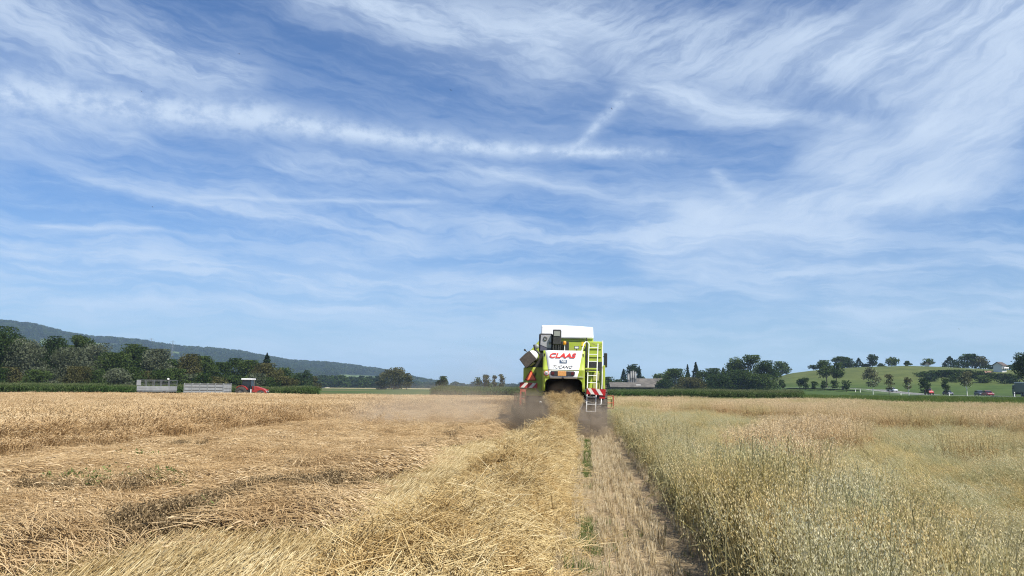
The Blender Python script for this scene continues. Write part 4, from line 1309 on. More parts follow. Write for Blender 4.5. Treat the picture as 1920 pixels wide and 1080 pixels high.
# ---- woods on the far ridge and along the horizon: nobody could count them
def crown_src(i, col):
    m = crown_mesh(1.0, 1.0, 0.0, 'wood', LM[col], 0.10, 420, 5000 + i)
    return bpy.data.objects.new('far_crown', m)
S_far = [crown_src(i, c) for i, c in enumerate(('dark', 'fir', 'fir', 'dark'))]
def far_wood():
    px = U(-160, 1000, 9000); D = U(1750, 2950, 9000)
    a = np.array([at(float(p), float(d)) for p, d in zip(px, D)])
    z = ground_z(a[:, 0], a[:, 1])
    keep = np.interp(px, HL_PX, HL_Z) > 4
    for (p0, p1, y0, y1) in clear_:
        zz = [zof((p0 + p1) / 2, y1, 2200), zof((p0 + p1) / 2, y0, 2300)]
        keep &= ~((px > p0) & (px < p1) & (z > zz[0] - 14) & (z < zz[1]))
    keep &= ~((D < 2250) & (z < 18) & (RNG.random(len(D)) < .5))
    P = np.concatenate([a, z[:, None]], 1)[keep]
    n = len(P); s = U(11, 19, n)
    scatter('ridge_wood', P, euler(n, 0.02), np.stack([s * 1.15, s * 1.15, s], -1), S_far, label='dark blue-green wood covering the far ridge on the left', cat='wood')
    # horizon tree line and hamlet gardens
    px = np.concatenate([U(560, 1010, 700), U(1130, 1450, 260), U(560, 720, 220)]); D = np.concatenate([U(1150, 1500, 700), U(900, 1200, 260), U(650, 950, 220)])
    a = np.array([at(float(p), float(d)) for p, d in zip(px, D)])
    n = len(a); s = U(5, 11, n)
    k = fbm(px, D, 26, 121, 2) > 0.42
    P = np.concatenate([a, ground_z(a[:, 0], a[:, 1])[:, None]], 1)
    scatter('horizon_treeline', P[k], euler(k.sum(), 0.02), np.stack([s * 1.3, s * 1.3, s], -1)[k], S_far, label='low dark line of distant trees along the horizon behind the plain', cat='treeline')
far_wood()

# ------------------------------------------------------------------ buildings, pylons, road users, posts
M_plaster = pmat('white_plaster', (0.72, 0.70, 0.66), 0.9, var=0.06)
M_roofdark = pmat('dark_tiles', (0.085, 0.065, 0.055), 0.85, var=0.3, scale=1.2)
M_roofgrey = pmat('weathered_roof', (0.105, 0.094, 0.08), 0.9, var=0.35, scale=0.5)
M_roofred = pmat('red_tiles', (0.20, 0.115, 0.08), 0.85, var=0.3, scale=1.2)
M_timber = pmat('dark_timber', (0.05, 0.042, 0.036), 0.9, var=0.3, scale=1)
M_glass = pmat('window_glass', (0.02, 0.026, 0.03), 0.12, var=0.1)
M_silo = pmat('silo_steel', (0.17, 0.17, 0.165), 0.55, 0.2, var=0.12, scale=1)
M_grey = pmat('galvanised', (0.26, 0.27, 0.27), 0.6, 0.2, var=0.15, scale=3)
M_alu = pmat('pale_aluminium', (0.33, 0.34, 0.345), 0.6, 0.2, var=0.12, scale=2, dust=0.25)
M_black = pmat('black_plastic', (0.018, 0.018, 0.02), 0.5, var=0.2)
M_tyre = pmat('tyre_rubber', (0.022, 0.021, 0.02), 0.85, var=0.25, scale=4, dust=0.55, dustcol=(0.16, 0.125, 0.085))
M_white = pmat('white_paint', (0.80, 0.80, 0.78), 0.45, var=0.03, scale=3, dust=0.05)
M_red = pmat('red_paint', (0.45, 0.02, 0.018), 0.35, var=0.1, coat=0.3)
M_chrome = pmat('lamp_glass', (0.75, 0.75, 0.72), 0.2, 0.3, var=0.05)
M_dusk = pmat('grey_steel', (0.12, 0.12, 0.12), 0.6, 0.3, var=0.2, dust=0.4)

def house(name, label, px, D, L, Wd, hw, hr, rz, wall=M_plaster, roof=M_roofdark, cat='house', windows=True, group=None):
    x, y = at(px, D)
    e = empty(name, (x, y, float(ground_z(x, y))), rz, label=label, cat=cat, group=group)
    MB().prism([(-Wd / 2, -1.5), (Wd / 2, -1.5), (Wd / 2, hw), (0, hw + hr), (-Wd / 2, hw)], 'x', -L / 2, L / 2).build('wall', wall, e)
    o = 0.6
    r = MB()
    for s in (-1, 1):
        r.prism([(0, hw + hr + 0.06), (s * (Wd / 2 + o), hw - hr * 2 * o / Wd + 0.06), (s * (Wd / 2 + o), hw - hr * 2 * o / Wd + 0.26), (0, hw + hr + 0.28)], 'x', -L / 2 - o, L / 2 + o)
    r.build('roof', roof, e)
    if windows:
        k = max(2, int(L / 2.6))
        for fl in range(max(1, int(hw / 2.6))):
            for i in range(k):
                w = MB().box((-L / 2 + L * (i + .5) / k, -Wd / 2 - 0.02, 1.5 + fl * 2.6), (1.0, 0.08, 1.2)).build('window', M_glass, e)
    return e
hs = house('white_house', 'white chalet house with dark overhanging roof among trees on the hill', 1878, 424, 4.0, 3.8, 3.0, 1.25, R(38))
MB().bb(-2.0, 2.0, -2.9, -2.03, 1.5, 1.6).bb(-2.0, 2.0, -2.95, -2.88, 1.6, 2.1).build('balcony', M_white, hs)
house('low_shed', 'low shed with red-brown roof left below the white house', 1851, 404, 3.6, 2.4, 0.8, 0.5, R(20), roof=M_roofred, cat='shed', windows=False)
house('crest_house', 'white gable just showing on the crest right of the bare meadow', 1741, 452, 1.8, 1.8, 1.1, 0.6, R(60), cat='house', windows=False)
for px, D, L, lb in ((113, 2250, 11, 'left of two small white houses high on the ridge'), (120.5, 2270, 10, 'right of two small white houses high on the ridge')):
    h_ = house('hillside_house', lb, px, D, L, 9, 6, 3, R(30), windows=True, group='far white houses on the ridge')
for px, D, L, lb in ((553, 640, 9, 'low pale farmhouse just left of the far hamlet'), (610.5, 780, 7, 'tall pale house of the far hamlet with grey roof'),
                     (598, 800, 9, 'long grey-roofed house left of the tall pale house')):
    house('hamlet_house', lb, px, D, L, 7, 6.5 if px == 610.5 else 3.5, 2.4, R(25), roof=M_roofgrey, group='houses of the far hamlet')

# farm: long low open barn with silos
bx, by = at(1186, 345)
barn = empty('farm_barn', (bx, by, float(ground_z(bx, by))), -math.atan2(bx, by) + R(6), label='long low farm barn with weathered grey roof and dark open front', cat='barn')
Lb = 78 / FPX * 345
MB().bb(-Lb / 2, Lb / 2, 2, 9, -1, 2.6).build('wall', M_timber, barn)
r = MB()
r.prism([(-1.0, 2.15), (5.0, 4.1), (11, 2.5), (11, 2.7), (5.0, 4.35), (-1.0, 2.35)], 'x', -Lb / 2 - 0.5, Lb / 2 + 0.5)
r.build('roof', M_roofgrey, barn)
MB().bb(-Lb / 2 + 11, -Lb / 2 + 13, 1.2, 3.2, 3.0, 3.4).build('skylight', M_white, barn)
for i in range(7):
    MB().box((-Lb / 2 + 0.2 + i * (Lb - .4) / 6, -0.6, 1.0), (0.22, 0.22, 2.7)).build('post', M_timber, barn)
for xx, ww in ((-6.6, 3.5), (-2.2, 1.8), (4.0, 2.2)):
    MB().box((xx, 1.9, 1.1), (ww, 0.1, 0.9)).build('front_panel', M_grey, barn, 0.02)
house('farm_annex', 'second barn roof rising behind the right half of the long barn', 1218, 372, 17, 9, 3.6, 2.4, -math.atan2(bx, by), wall=M_timber, roof=M_roofgrey, cat='barn', windows=False)
for i, (px, w, yt, lb) in enumerate(((1178.5, 5, 702, 'leftmost and lowest farm silo, greyer than the others'), (1183.5, 4, 698, 'second farm silo from the left behind the barn'),
                                 (1187.6, 4, 697, 'third farm silo from the left behind the barn'), (1191.8, 4, 699, 'rightmost farm silo behind the barn'))):
    x, y = at(px, 358 + (i == 0) * 5)
    h = zof(px, yt, 358); rr = w / 2 / FPX * 358
    e = empty('farm_silo', (x, y, float(ground_z(x, y))), label=lb, cat='silo', group='farm silos')
    MB().lathe([(0.01, -0.5), (rr, -0.5), (rr, h * .33), (rr * 1.05, h * .335), (rr, h * .34), (rr, h * .66), (rr * 1.05, h * .665), (rr, h * .67), (rr, h * .95), (0.01, h * .951)], (0, 0, 0), 'z', 18).build('tank', M_silo, e)
    MB().lathe([(rr * 1.06, h * .95), (rr * .5, h), (0.02, h * 1.01)], (0, 0, 0), 'z', 18).build('roof', M_silo, e)
    MB().tube([(rr * .7, -rr * .8, 0), (rr * .7, -rr * .8, h)], 0.05, 6).build('ladder', M_dusk, e)

# lattice pylons on the ridge
M_lat = pmat('lattice_steel', (0.16, 0.17, 0.18), 0.6, 0.2)
for px, yt, D, lb in ((278, 634, 2350, 'fainter lattice pylon on the ridge above the cage-sided trailer'), (319, 638, 1950, 'taller lattice pylon on the ridge right of the other one')):
    x, y = at(px, D)
    z = float(ground_z(x, y))
    h = zof(px, yt, D) - z
    e = empty('lattice_pylon', (x, y, z), 0.3, label=lb, cat='pylon', group='pylons on the ridge')
    m = MB()
    for sx in (-1, 1):
        for sy in (-1, 1):
            m.tube([(sx * 3, sy * 3, -1), (sx * .9, sy * .9, h * .6), (sx * .25, sy * .25, h)], 0.22, 4)
    for k in range(9):
        q0, q1 = k / 9, (k + 1) / 9
        wq = lambda q: 3 - 2.1 * min(1, q / .6) - .65 * max(0, (q - .6) / .4)
        for sy in (-1, 1):
            m.tube([(-wq(q0), sy * wq(q0), h * q0), (wq(q1), sy * wq(q1), h * q1)], 0.12, 4)
            m.tube([(wq(q0), sy * wq(q0), h * q0), (-wq(q1), sy * wq(q1), h * q1)], 0.12, 4)
    m.build('tower', M_lat, e)
    for zz, l in ((.70, 7), (.82, 8.5), (.93, 6)):
        MB().tube([(-l, 0, h * zz), (0, 0, h * zz + .8), (l, 0, h * zz)], 0.25, 4).build('crossarm', M_lat, e)

# road users ------------------------------------------------------------
def wheel(parent, c, r, w, rimmat=M_grey, axis='y', name='wheel', lugs=0):
    t_ = MB().lathe([(r * .55, -w / 2), (r * .9, -w / 2), (r, -w * .36), (r, w * .36), (r * .9, w / 2), (r * .55, w / 2)], c, axis, 28)
    for k in range(lugs):
        for s in (-1, 1):
            a = 2 * math.pi * (k + (0.5 if s > 0 else 0)) / lugs
            if axis == 'x':
                t_.box((c[0] + s * w * .24, c[1] + math.cos(a) * r * 1.0, c[2] + math.sin(a) * r * 1.0), (w * .5, r * .06, r * .12), (a - math.pi / 2, 0, s * .5))
            else:
                t_.box((c[0] + math.cos(a) * r, c[1] + s * w * .24, c[2] + math.sin(a) * r), (r * .12, w * .5, r * .07), (0, -a + math.pi / 2 * 0, s * .4))
    wh = empty(name, (0, 0, 0))
    wh.parent = parent
    t_.build('tyre', M_tyre, wh)
    MB().lathe([(0.01, -w * .2), (r * .3, -w * .25), (r * .56, -w * .42), (r * .56, w * .42), (r * .3, w * .25), (0.01, w * .2)], c, axis, 20).build('rim', rimmat, wh)
    return wh

def car(label, px, D, paint, heading, L=4.3, Wd=1.75, H=1.48, estate=False):
    x, y = at(px, D)
    e = empty('parked_car' if False else 'passing_car', (x, y, float(ground_z(x, y)) + 0.26), heading, label=label, cat='car', group='cars on the road')
    s = L / 4.3
    lower = [(-2.15, .3), (-2.12, .62), (-2.0, .86), (-1.2, .92), (1.0, .92), (1.9, .78), (2.1, .62), (2.15, .32), (1.75, .24), (-1.8, .24)]
    cab = [(-1.95, .86), (-1.75, 1.1), (-1.2, 1.40), (-.2, 1.47), (.35, 1.42), (1.1, .90)] if not estate else [(-2.0, .86), (-1.95, 1.2), (-1.7, 1.42), (-.2, 1.48), (.35, 1.42), (1.1, .90)]
    hz = H / 1.48
    MB().prism([(a * s, b * hz) for a, b in lower], 'y', -Wd / 2, Wd / 2).build('body', paint, e, 0.08, 3)
    MB().prism([(a * s, b * hz) for a, b in cab], 'y', -Wd / 2 + .12, Wd / 2 - .12).build('roof', paint, e, 0.1, 3)
    win = [(a * s * 0.94 + .02, b * hz * .97 + .01) for a, b in cab[1:]] + [(-1.55 * s, .93 * hz)]
    MB().prism(win, 'y', -Wd / 2 + .10, -Wd / 2 + .116).prism(win, 'y', Wd / 2 - .116, Wd / 2 - .10).build('side_window', M_glass, e)
    MB().prism([(.42 * s, 1.37 * hz), (1.06 * s, .95 * hz), (1.09 * s, .95 * hz), (.45 * s, 1.38 * hz)], 'y', -Wd / 2 + .22, Wd / 2 - .22).build('windscreen', M_glass, e)
    for sx in (-1.32, 1.34):
        for sy in (-1, 1):
            wheel(e, (sx * s, sy * (Wd / 2 - .1), .31), .31, .2)
    for sy in (-1, 1):
        MB().box((2.07 * s, sy * (Wd / 2 - .3), .68 * hz), (.12, .34, .13)).build('headlight', M_chrome, e, .03)
        MB().box((-2.1 * s, sy * (Wd / 2 - .25), .74 * hz), (.1, .26, .14)).build('tail_light', M_red, e, .02)
    return e
rd = lambda px: math.atan2(*(np.array(at(px + 8, np.interp(px + 8, [a for a, _ in road_px], [b for _, b in road_px]))) - np.array(at(px - 8, np.interp(px - 8, [a for a, _ in road_px], [b for _, b in road_px]))))[::-1])
rD = lambda px: float(np.interp(px, [a for a, _ in road_px], [b for _, b in road_px]))
P_ = lambda n, c: pmat(n, c, 0.3, 0.1, var=0.05, coat=0.4)
car('silver car heading right on the road before the slim tree', 1673, rD(1673), P_('silver_car_paint', (0.55, 0.58, 0.62)), rd(1673) + 0.1)
car('navy car with pale front behind a white post on the road', 1777, rD(1777), P_('navy_car_paint', (0.035, 0.04, 0.075)), rd(1777))
car('dark blue estate car partly behind the dark red car', 1837, rD(1837) + 2, P_('blue_car_paint', (0.04, 0.05, 0.085)), rd(1837), estate=True)
car('dark red car following close to the dark blue one', 1852, rD(1852) - 3.2, P_('crimson_car_paint', (0.19, 0.012, 0.025)), rd(1852))

def far_van():
    px = 1742
    x, y = at(px, rD(px))
    e = empty('red_farm_vehicle', (x, y, float(ground_z(x, y)) + 0.26), rd(px), label='red farm vehicle with a white domed top on the road', cat='tractor')
    p = M_red
    MB().prism([(-1.7, .5), (-1.75, 1.35), (-1.4, 1.75), (.2, 1.75), (.5, 1.35), (1.6, 1.2), (1.7, .55)], 'y', -.75, .75).build('body', p, e, .08)
    MB().prism([(-.1, 1.72), (-.05, 2.1), (.5, 2.1), (.75, 1.4), (.3, 1.4)], 'y', -.5, .5).build('cab_window', M_glass, e, .04)
    MB().lathe([(0.01, .42), (.3, .36), (.5, .15), (.52, 0), (0.01, 0)], (.4, 0, 2.1), 'z', 16).build('domed_roof', M_white, e)
    for sx, rr in ((-1.1, .62), (1.1, .48)):
        for sy in (-1, 1):
            wheel(e, (sx, sy * .8, rr), rr, .34)
    for sy in (-1, 1):
        MB().box((1.66, sy * .45, .95), (.1, .2, .2)).build('headlight', M_chrome, e, .03)
far_van()

def lorry():
    px = 1916
    x, y = at(px, rD(px) - 2)
    e = empty('grey_lorry', (x, y, float(ground_z(x, y)) + 0.26), rd(px) + math.pi, label='dark grey-green lorry with white roof edge at the right border', cat='lorry')
    gp = P_('lorry_paint', (0.055, 0.075, 0.07))
    MB().bb(-5.6, 1.0, -1.22, 1.22, .95, 3.35).build('cargo_box', gp, e, .06)
    MB().bb(-5.65, 1.05, -1.27, 1.27, 3.353, 3.5).build('roof', M_white, e, .03)
    MB().prism([(1.15, .5), (1.15, 2.9), (2.6, 2.9), (3.0, 1.7), (3.05, .5)], 'y', -1.15, 1.15).build('cab', gp, e, .1)
    MB().prism([(2.66, 2.75), (3.0, 1.75), (3.04, 1.75), (2.7, 2.75)], 'y', -1.0, 1.0).build('windscreen', M_glass, e)
    MB().bb(1.6, 2.55, -1.17, -1.153, 1.8, 2.7).bb(1.6, 2.55, 1.153, 1.17, 1.8, 2.7).build('side_window', M_glass, e)
    MB().bb(-5.5, 2.9, -.5, .5, .55, .93).build('chassis', M_black, e)
    for sx in (-4.4, -3.2, 2.0):
        for sy in (-1, 1):
            wheel(e, (sx, sy * 1.0, .5), .5, .34)
    for sy in (-1, 1):
        MB().box((3.03, sy * .85, .8), (.1, .35, .2)).build('headlight', M_chrome, e, .03)
lorry()

for px, yb, D, h, lb in ((1604, 738, 318, 1.0, 'white marker post, left one of two by the pale road bend'), (1613, 738, 316, 1.1, 'white marker post, right one of two by the pale road bend'),
                         (1689, 740, 288, 1.1, 'white marker post just right of the silver car'), (1779.5, 742, 266, 1.1, 'white marker post in front of the navy car'),
                         (1902, 745, 224, 1.25, 'white marker post in front of the lorry')):
    x, y = at(px, D)
    z = float(ground_z(x, y))
    e = empty('marker_post', (x, y, z), 0.3, label=lb, cat='marker post', group='white marker posts along the road')
    MB().prism([(-.09, -.05), (.09, -.05), (.06, .05), (-.06, .05)], 'z', -.3, h).prism([(-.09, -.05), (.09, -.05), (.06, .05), (-.06, .05)], 'z', h + .002, h + .1).build('post', M_white, e, .01)
    MB().bb(-.1, .1, -.056, .056, h - .28, h - .1).build('black_band', M_black, e)

# tractor and trailers ---------------------------------------------------
M_rail = pmat('dull_railing', (0.15, 0.155, 0.155), 0.7, 0.1)
M_tractor = pmat('tractor_red', (0.30, 0.018, 0.016), 0.4, var=0.15, dust=0.15)
def trailer_cage():
    x, y = at(295, 106)
    e = empty('farm_trailer', (x, y, float(ground_z(x, y))), R(1.5), label='flat grey farm trailer with open railed cage on its sides', cat='trailer', group='trailers by the maize')
    L, Wd = 4.0, 2.1
    MB().bb(-L / 2, L / 2, -Wd / 2, Wd / 2, .86, .98).build('bed', M_grey, e, .01)
    for s in (-1, 1):
        MB().bb(-L / 2, L / 2, s * Wd / 2 - .03, s * Wd / 2 + .03, .985, 1.52).bb(-L / 2, L / 2, s * Wd / 2 - .045, s * Wd / 2 + .045, 1.2, 1.25).build('side_board', M_alu, e, .008)
        MB().bb(s * L / 2 - .03, s * L / 2 + .03, -Wd / 2 + .05, Wd / 2 - .05, .985, 1.52).build('end_board', M_alu, e, .008)
    fr = MB()
    for s in (-1, 1):
        for k in range(5):
            fr.bb(-L / 2 + .03 + k * (L - .06) / 4 - .022, -L / 2 + .03 + k * (L - .06) / 4 + .022, s * Wd / 2 - .035, s * Wd / 2 + .035, 1.52, 2.22)
        fr.bb(-L / 2, L / 2, s * Wd / 2 - .03, s * Wd / 2 + .03, 2.22, 2.29)
        fr.bb(s * L / 2 - .03, s * L / 2 + .03, -Wd / 2 + .04, Wd / 2 - .04, 2.223, 2.287)
        for zz in (1.7, 1.87, 2.04):
            fr.bb(-L / 2 + .05, L / 2 - .05, s * Wd / 2 - .012, s * Wd / 2 + .012, zz, zz + .025)
            fr.bb(s * L / 2 - .012, s * L / 2 + .012, -Wd / 2 + .05, Wd / 2 - .05, zz, zz + .025)
    fr.build('railing', M_rail, e)
    MB().bb(-L / 2 - .05, -L / 2 + .5, -Wd / 2 - .06, -Wd / 2 - .04, 1.6, 2.25).build('front_panel', M_alu, e)
    MB().lathe([(0.01, .22), (.12, .16), (.15, 0), (0.01, -.02)], (L / 2 - .1, -Wd / 2, 2.3), 'z', 12).build('lamp', M_white, e)
    MB().bb(-L / 2 + .2, L / 2 - .3, -.5, -.38, .62, .858).bb(-L / 2 + .2, L / 2 - .3, .38, .5, .62, .858).build('chassis', M_dusk, e)
    for sx in (-1.45, 1.5):
        MB().bb(sx - .06, sx + .06, -.95, .95, .38, .5).build('axle', M_dusk, e)
        for sy in (-1, 1):
            wheel(e, (sx, sy * .98, .5), .5, .26)
    MB().tube([(L / 2 - .2, 0, .6), (L / 2 + 1.4, 0, .55)], .06, 6).build('drawbar', M_dusk, e)
    for ch in e.children:
        if not ch.name.startswith(('wheel', 'axle')):
            ch.location.z += 0.06
trailer_cage()

def trailer_box():
    x, y = at(390, 104)
    e = empty('farm_trailer', (x, y, float(ground_z(x, y))), R(2), label='long silver high-sided farm trailer with ribbed metal boards', cat='trailer', group='trailers by the maize')
    L, Wd = 5.0, 2.2
    MB().bb(-L / 2, L / 2, -Wd / 2, Wd / 2, .62, .76).build('bed', M_grey, e, .01)
    for s in (-1, 1):
        b_ = MB().bb(-L / 2, L / 2, s * Wd / 2 - .03, s * Wd / 2 + .03, .765, 1.95)
        b_.build('side_board', M_alu, e, .008)
        for zz in (.80, 1.10, 1.50, 1.86):
            MB().bb(-L / 2, L / 2, s * Wd / 2 - .06, s * Wd / 2 + .06, zz, zz + .07).build('side_rail', M_dusk, e)
        for k in range(6):
            xx = -L / 2 + .04 + k * (L - .08) / 5
            MB().bb(xx - .05, xx + .05, s * (Wd / 2 + .03) - .05, s * (Wd / 2 + .03) + .05, .7, 2.0).build('stanchion', M_grey, e)
        b_ = MB().bb(s * L / 2 - .03, s * L / 2 + .03, -Wd / 2 + .07, Wd / 2 - .07, .765, 1.95)
        for zz in (1.02, 1.36, 1.88):
            b_.bb(s * L / 2 - .06, s * L / 2 + .06, -Wd / 2 + .08, Wd / 2 - .08, zz, zz + .06)
        b_.build('end_board', M_alu, e, .008)
    MB().bb(-L / 2 + .2, L / 2 - .3, -.5, -.38, .4, .615).bb(-L / 2 + .2, L / 2 - .3, .38, .5, .4, .615).build('chassis', M_dusk, e)
    for sx in (-1.6, -.5, 1.9):
        for sy in (-1, 1):
            wheel(e, (sx, sy * 1.0, .4), .4, .26)
    MB().tube([(L / 2 - .2, 0, .5), (L / 2 + 1.5, 0, .5)], .06, 6).build('drawbar', M_dusk, e)
trailer_box()

def tractor():
    x, y = at(476, 106)
    e = empty('red_tractor', (x, y, float(ground_z(x, y)) + 0.04), R(4), label='red tractor with white cab roof parked before the maize', cat='tractor')
    e.scale = (0.93, 0.93, 0.96)
    # faces +x
    MB().prism([(-.1, .9), (-.1, 1.72), (.5, 1.68), (1.55, 1.38), (1.95, 1.1), (1.95, .75), (1.6, .7)], 'y', -.42, .42).build('bonnet', M_tractor, e, .08, 3)
    MB().bb(1.955, 1.975, -.3, .3, .78, 1.05).build('grille', M_black, e)
    MB().bb(-1.6, 1.8, -.3, .3, .55, .9).build('chassis', M_dusk, e, .04)
    cabf = MB()
    for (px_, py_) in ((-1.45, .72), (-.15, .72), (-1.45, -.72), (-.15, -.72)):
        cabf.tube([(px_ - .02, py_, 1.2), (px_ + (.12 if px_ < -1 else -.06), py_ * .92, 2.52)], .05, 6)
    cabf.build('cab_frame', M_black, e)
    MB().prism([(-1.42, 1.2), (-1.3, 2.5), (-.24, 2.5), (-.16, 1.2)], 'y', -.66, .66).build('cab_glass', M_glass, e)
    MB().bb(-1.55, -.02, -.8, .8, 2.52, 2.72).build('cab_roof', M_white, e, .07, 3)
    MB().bb(-1.45, -.2, -.7, .7, .75, 1.2).build('cab_floor', M_black, e)
    for sy in (-1, 1):
        f = MB()
        pts = [(-1.35 + .98 * math.cos(a), .8 + .98 * math.sin(a)) for a in [R(d) for d in range(28, 137, 12)]]
        pin = [(-1.35 + .90 * math.cos(a), .8 + .90 * math.sin(a)) for a in [R(d) for d in range(136, 27, -12)]]
        f.prism(pts + pin, 'y', sy * .72, sy * 1.15).build('rear_fender', M_tractor, e)
        wheel(e, (-1.35, sy * .98, .82), .82, .46, M_dusk, name='rear_wheel', lugs=16)
        wheel(e, (1.3, sy * .9, .58), .58, .36, M_red, name='front_wheel', lugs=14)
        MB().box((1.3, sy * .9, 1.24), (.9, .4, .05)).build('front_fender', M_red, e, .02)
        MB().bb(1.9, 1.99, sy * .32 - .1, sy * .32 + .1, .98, 1.1).build('headlight', M_chrome, e)
        MB().box((-.1, sy * .95, 2.0), (.05, .22, .36)).build('mirror', M_black, e, .02)
    MB().tube([(.2, -.5, 1.4), (.2, -.52, 2.6)], .05, 8).build('exhaust_pipe', M_dusk, e)
    MB().bb(-.14, -.02, -.86, -.8, .5, 1.3).build('step', M_white, e)
tractor()

# birds --------------------------------------------------------------------
M_bird = pmat('dark_feathers', (0.03, 0.028, 0.03), 0.8)
def bird(px, py, D, rz, label):
    d = ray(px, py)
    p = Vector((0, 0, EYE)) + d * D
    m = bpy.data.meshes.new('bird')
    v = [(0.09, 0, 0), (0.03, .025, .01), (0.03, -.025, .01), (0.02, 0, -.025), (-.07, 0, 0), (-.14, .03, 0), (-.14, -.03, 0), (-.11, 0, .008),
         (0.045, .02, .012), (.0, .02, .012), (.03, .10, .05), (-.02, .10, .05), (-.06, .2, .035), (0.045, -.02, .012), (.0, -.02, .012), (.03, -.10, .05), (-.02, -.10, .05), (-.06, -.2, .035)]
    f = [(0, 1, 2), (0, 3, 1), (0, 2, 3), (1, 4, 2), (1, 3, 4), (2, 4, 3), (4, 5, 7), (4, 7, 6), (8, 9, 11, 10), (10, 11, 12), (13, 15, 16, 14), (15, 17, 16)]
    m.from_pydata(v, [], f)
    m.materials.append(M_bird)
    o = mesh_obj('swallow', m, None, p)
    o.rotation_euler = (0.5, 0.2, rz)
    tag(o, label, 'bird', 'swallows over the field')
for a in ((448, 101, 85, .3, 'dark swallow highest of all in the left half of the sky'), (265, 171, 95, 1.4, 'dark swallow just above the start of the long white cloud band'),
          (845, 169, 95, 2.2, 'dark swallow in the blue gap above the middle of the cloud band'), (286, 388, 100, .8, 'dark swallow lowest in the left sky below the cloud band'),
          (1147, 204, 95, 2.9, 'dark swallow against the short slanting white trail'), (1798, 617, 110, .2, 'dark swallow low above the hill crest at the right')):
    bird(*a)

# ------------------------------------------------------------------ combine harvester
CX, CY = -0.87, 29.0
M_lime = pmat('lime_paint', (0.36, 0.46, 0.03), 0.48, var=0.08, scale=2.5, dust=0.38, coat=0.12)
M_limed2 = pmat('dusty_lime_paint', (0.34, 0.37, 0.09), 0.7, var=0.1, scale=3, dust=0.7)
M_hood = pmat('white_hood_paint', (0.84, 0.84, 0.81), 0.4, var=0.02, scale=3, dust=0.06, coat=0.15)
M_tarp = pmat('white_tarpaulin', (0.84, 0.84, 0.84), 0.7, var=0.04, scale=1.6, bump=0.5)
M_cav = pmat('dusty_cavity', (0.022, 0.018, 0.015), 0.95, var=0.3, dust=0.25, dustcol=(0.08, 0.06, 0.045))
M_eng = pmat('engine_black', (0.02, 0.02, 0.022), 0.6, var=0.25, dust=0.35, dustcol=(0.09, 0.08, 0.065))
M_screen = pmat('radiator_mesh', (0.34, 0.34, 0.36), 0.6, 0.2, var=0.2, scale=30)
M_spout = pmat('spout_rubber', (0.05, 0.042, 0.036), 0.85, var=0.2, dust=0.12)
M_ladder = pmat('ladder_paint', (0.78, 0.79, 0.78), 0.45, var=0.05, dust=0.1)
M_rust = pmat('red_frame_paint', (0.42, 0.075, 0.035), 0.6, var=0.25, dust=0.35)
M_warn = pmat('warning_orange', (1.0, 0.20, 0.085), 0.45, var=0.04)
M_warnred = pmat('warning_red', (0.36, 0.012, 0.012), 0.4, var=0.08)
M_stripe = pmat('dusty_white_film', (0.66, 0.62, 0.56), 0.6, var=0.08, dust=0.3)
M_plate = pmat('plate_orange', (0.62, 0.30, 0.09), 0.5, var=0.15, scale=20)
M_letred = pmat('letter_red', (0.62, 0.025, 0.015), 0.45, var=0.03)
M_letblk = pmat('letter_black', (0.03, 0.03, 0.03), 0.5)
M_navy = pmat('badge_navy', (0.02, 0.055, 0.11), 0.45)
M_yellow = pmat('sticker_yellow', (0.80, 0.62, 0.03), 0.5)
M_amber = pmat('amber_lens', (0.75, 0.28, 0.02), 0.25)
M_hose = pmat('hose_rubber', (0.10, 0.10, 0.10), 0.6, dust=0.5)
M_guard = pmat('worn_steel', (0.16, 0.155, 0.15), 0.5, 0.5, var=0.25, dust=0.4)

H = empty('combine_harvester', (CX, CY, 0), 0.0, label='lime green and white combine harvester seen from behind, throwing straw onto the swath', cat='combine harvester')
H.rotation_euler = (0, R(0.7), 0)
def lx(px, d): return (px - 1100) / (FPX / d) - CX
def lz(py, d): return EYE + (729 - py) / (FPX / d)

def text(name, s, w, h, mat_, parent, loc, rx, shear=0.0, bold=0.0, depth=0.004):
    cu = bpy.data.curves.new(name, 'FONT')
    cu.body = s
    cu.shear = shear
    cu.offset = bold
    cu.extrude = 0.01
    cu.align_x = 'CENTER'
    o = bpy.data.objects.new(name, cu)
    COL.objects.link(o)
    dg = bpy.context.evaluated_depsgraph_get()
    m = bpy.data.meshes.new_from_object(o.evaluated_get(dg))
    bpy.data.objects.remove(o)
    bpy.data.curves.remove(cu)
    v = np.empty(len(m.vertices) * 3); m.vertices.foreach_get('co', v); v = v.reshape(-1, 3)
    lo, hi = v.min(0), v.max(0)
    v = (v - (lo + hi) / 2) / (hi - lo) * (w, h, depth)
    m.vertices.foreach_set('co', v.ravel())
    m.materials.clear()
    m.materials.append(mat_)
    r = mesh_obj(name, m, parent, loc)
    r.rotation_euler = (rx, 0, 0)
    return r

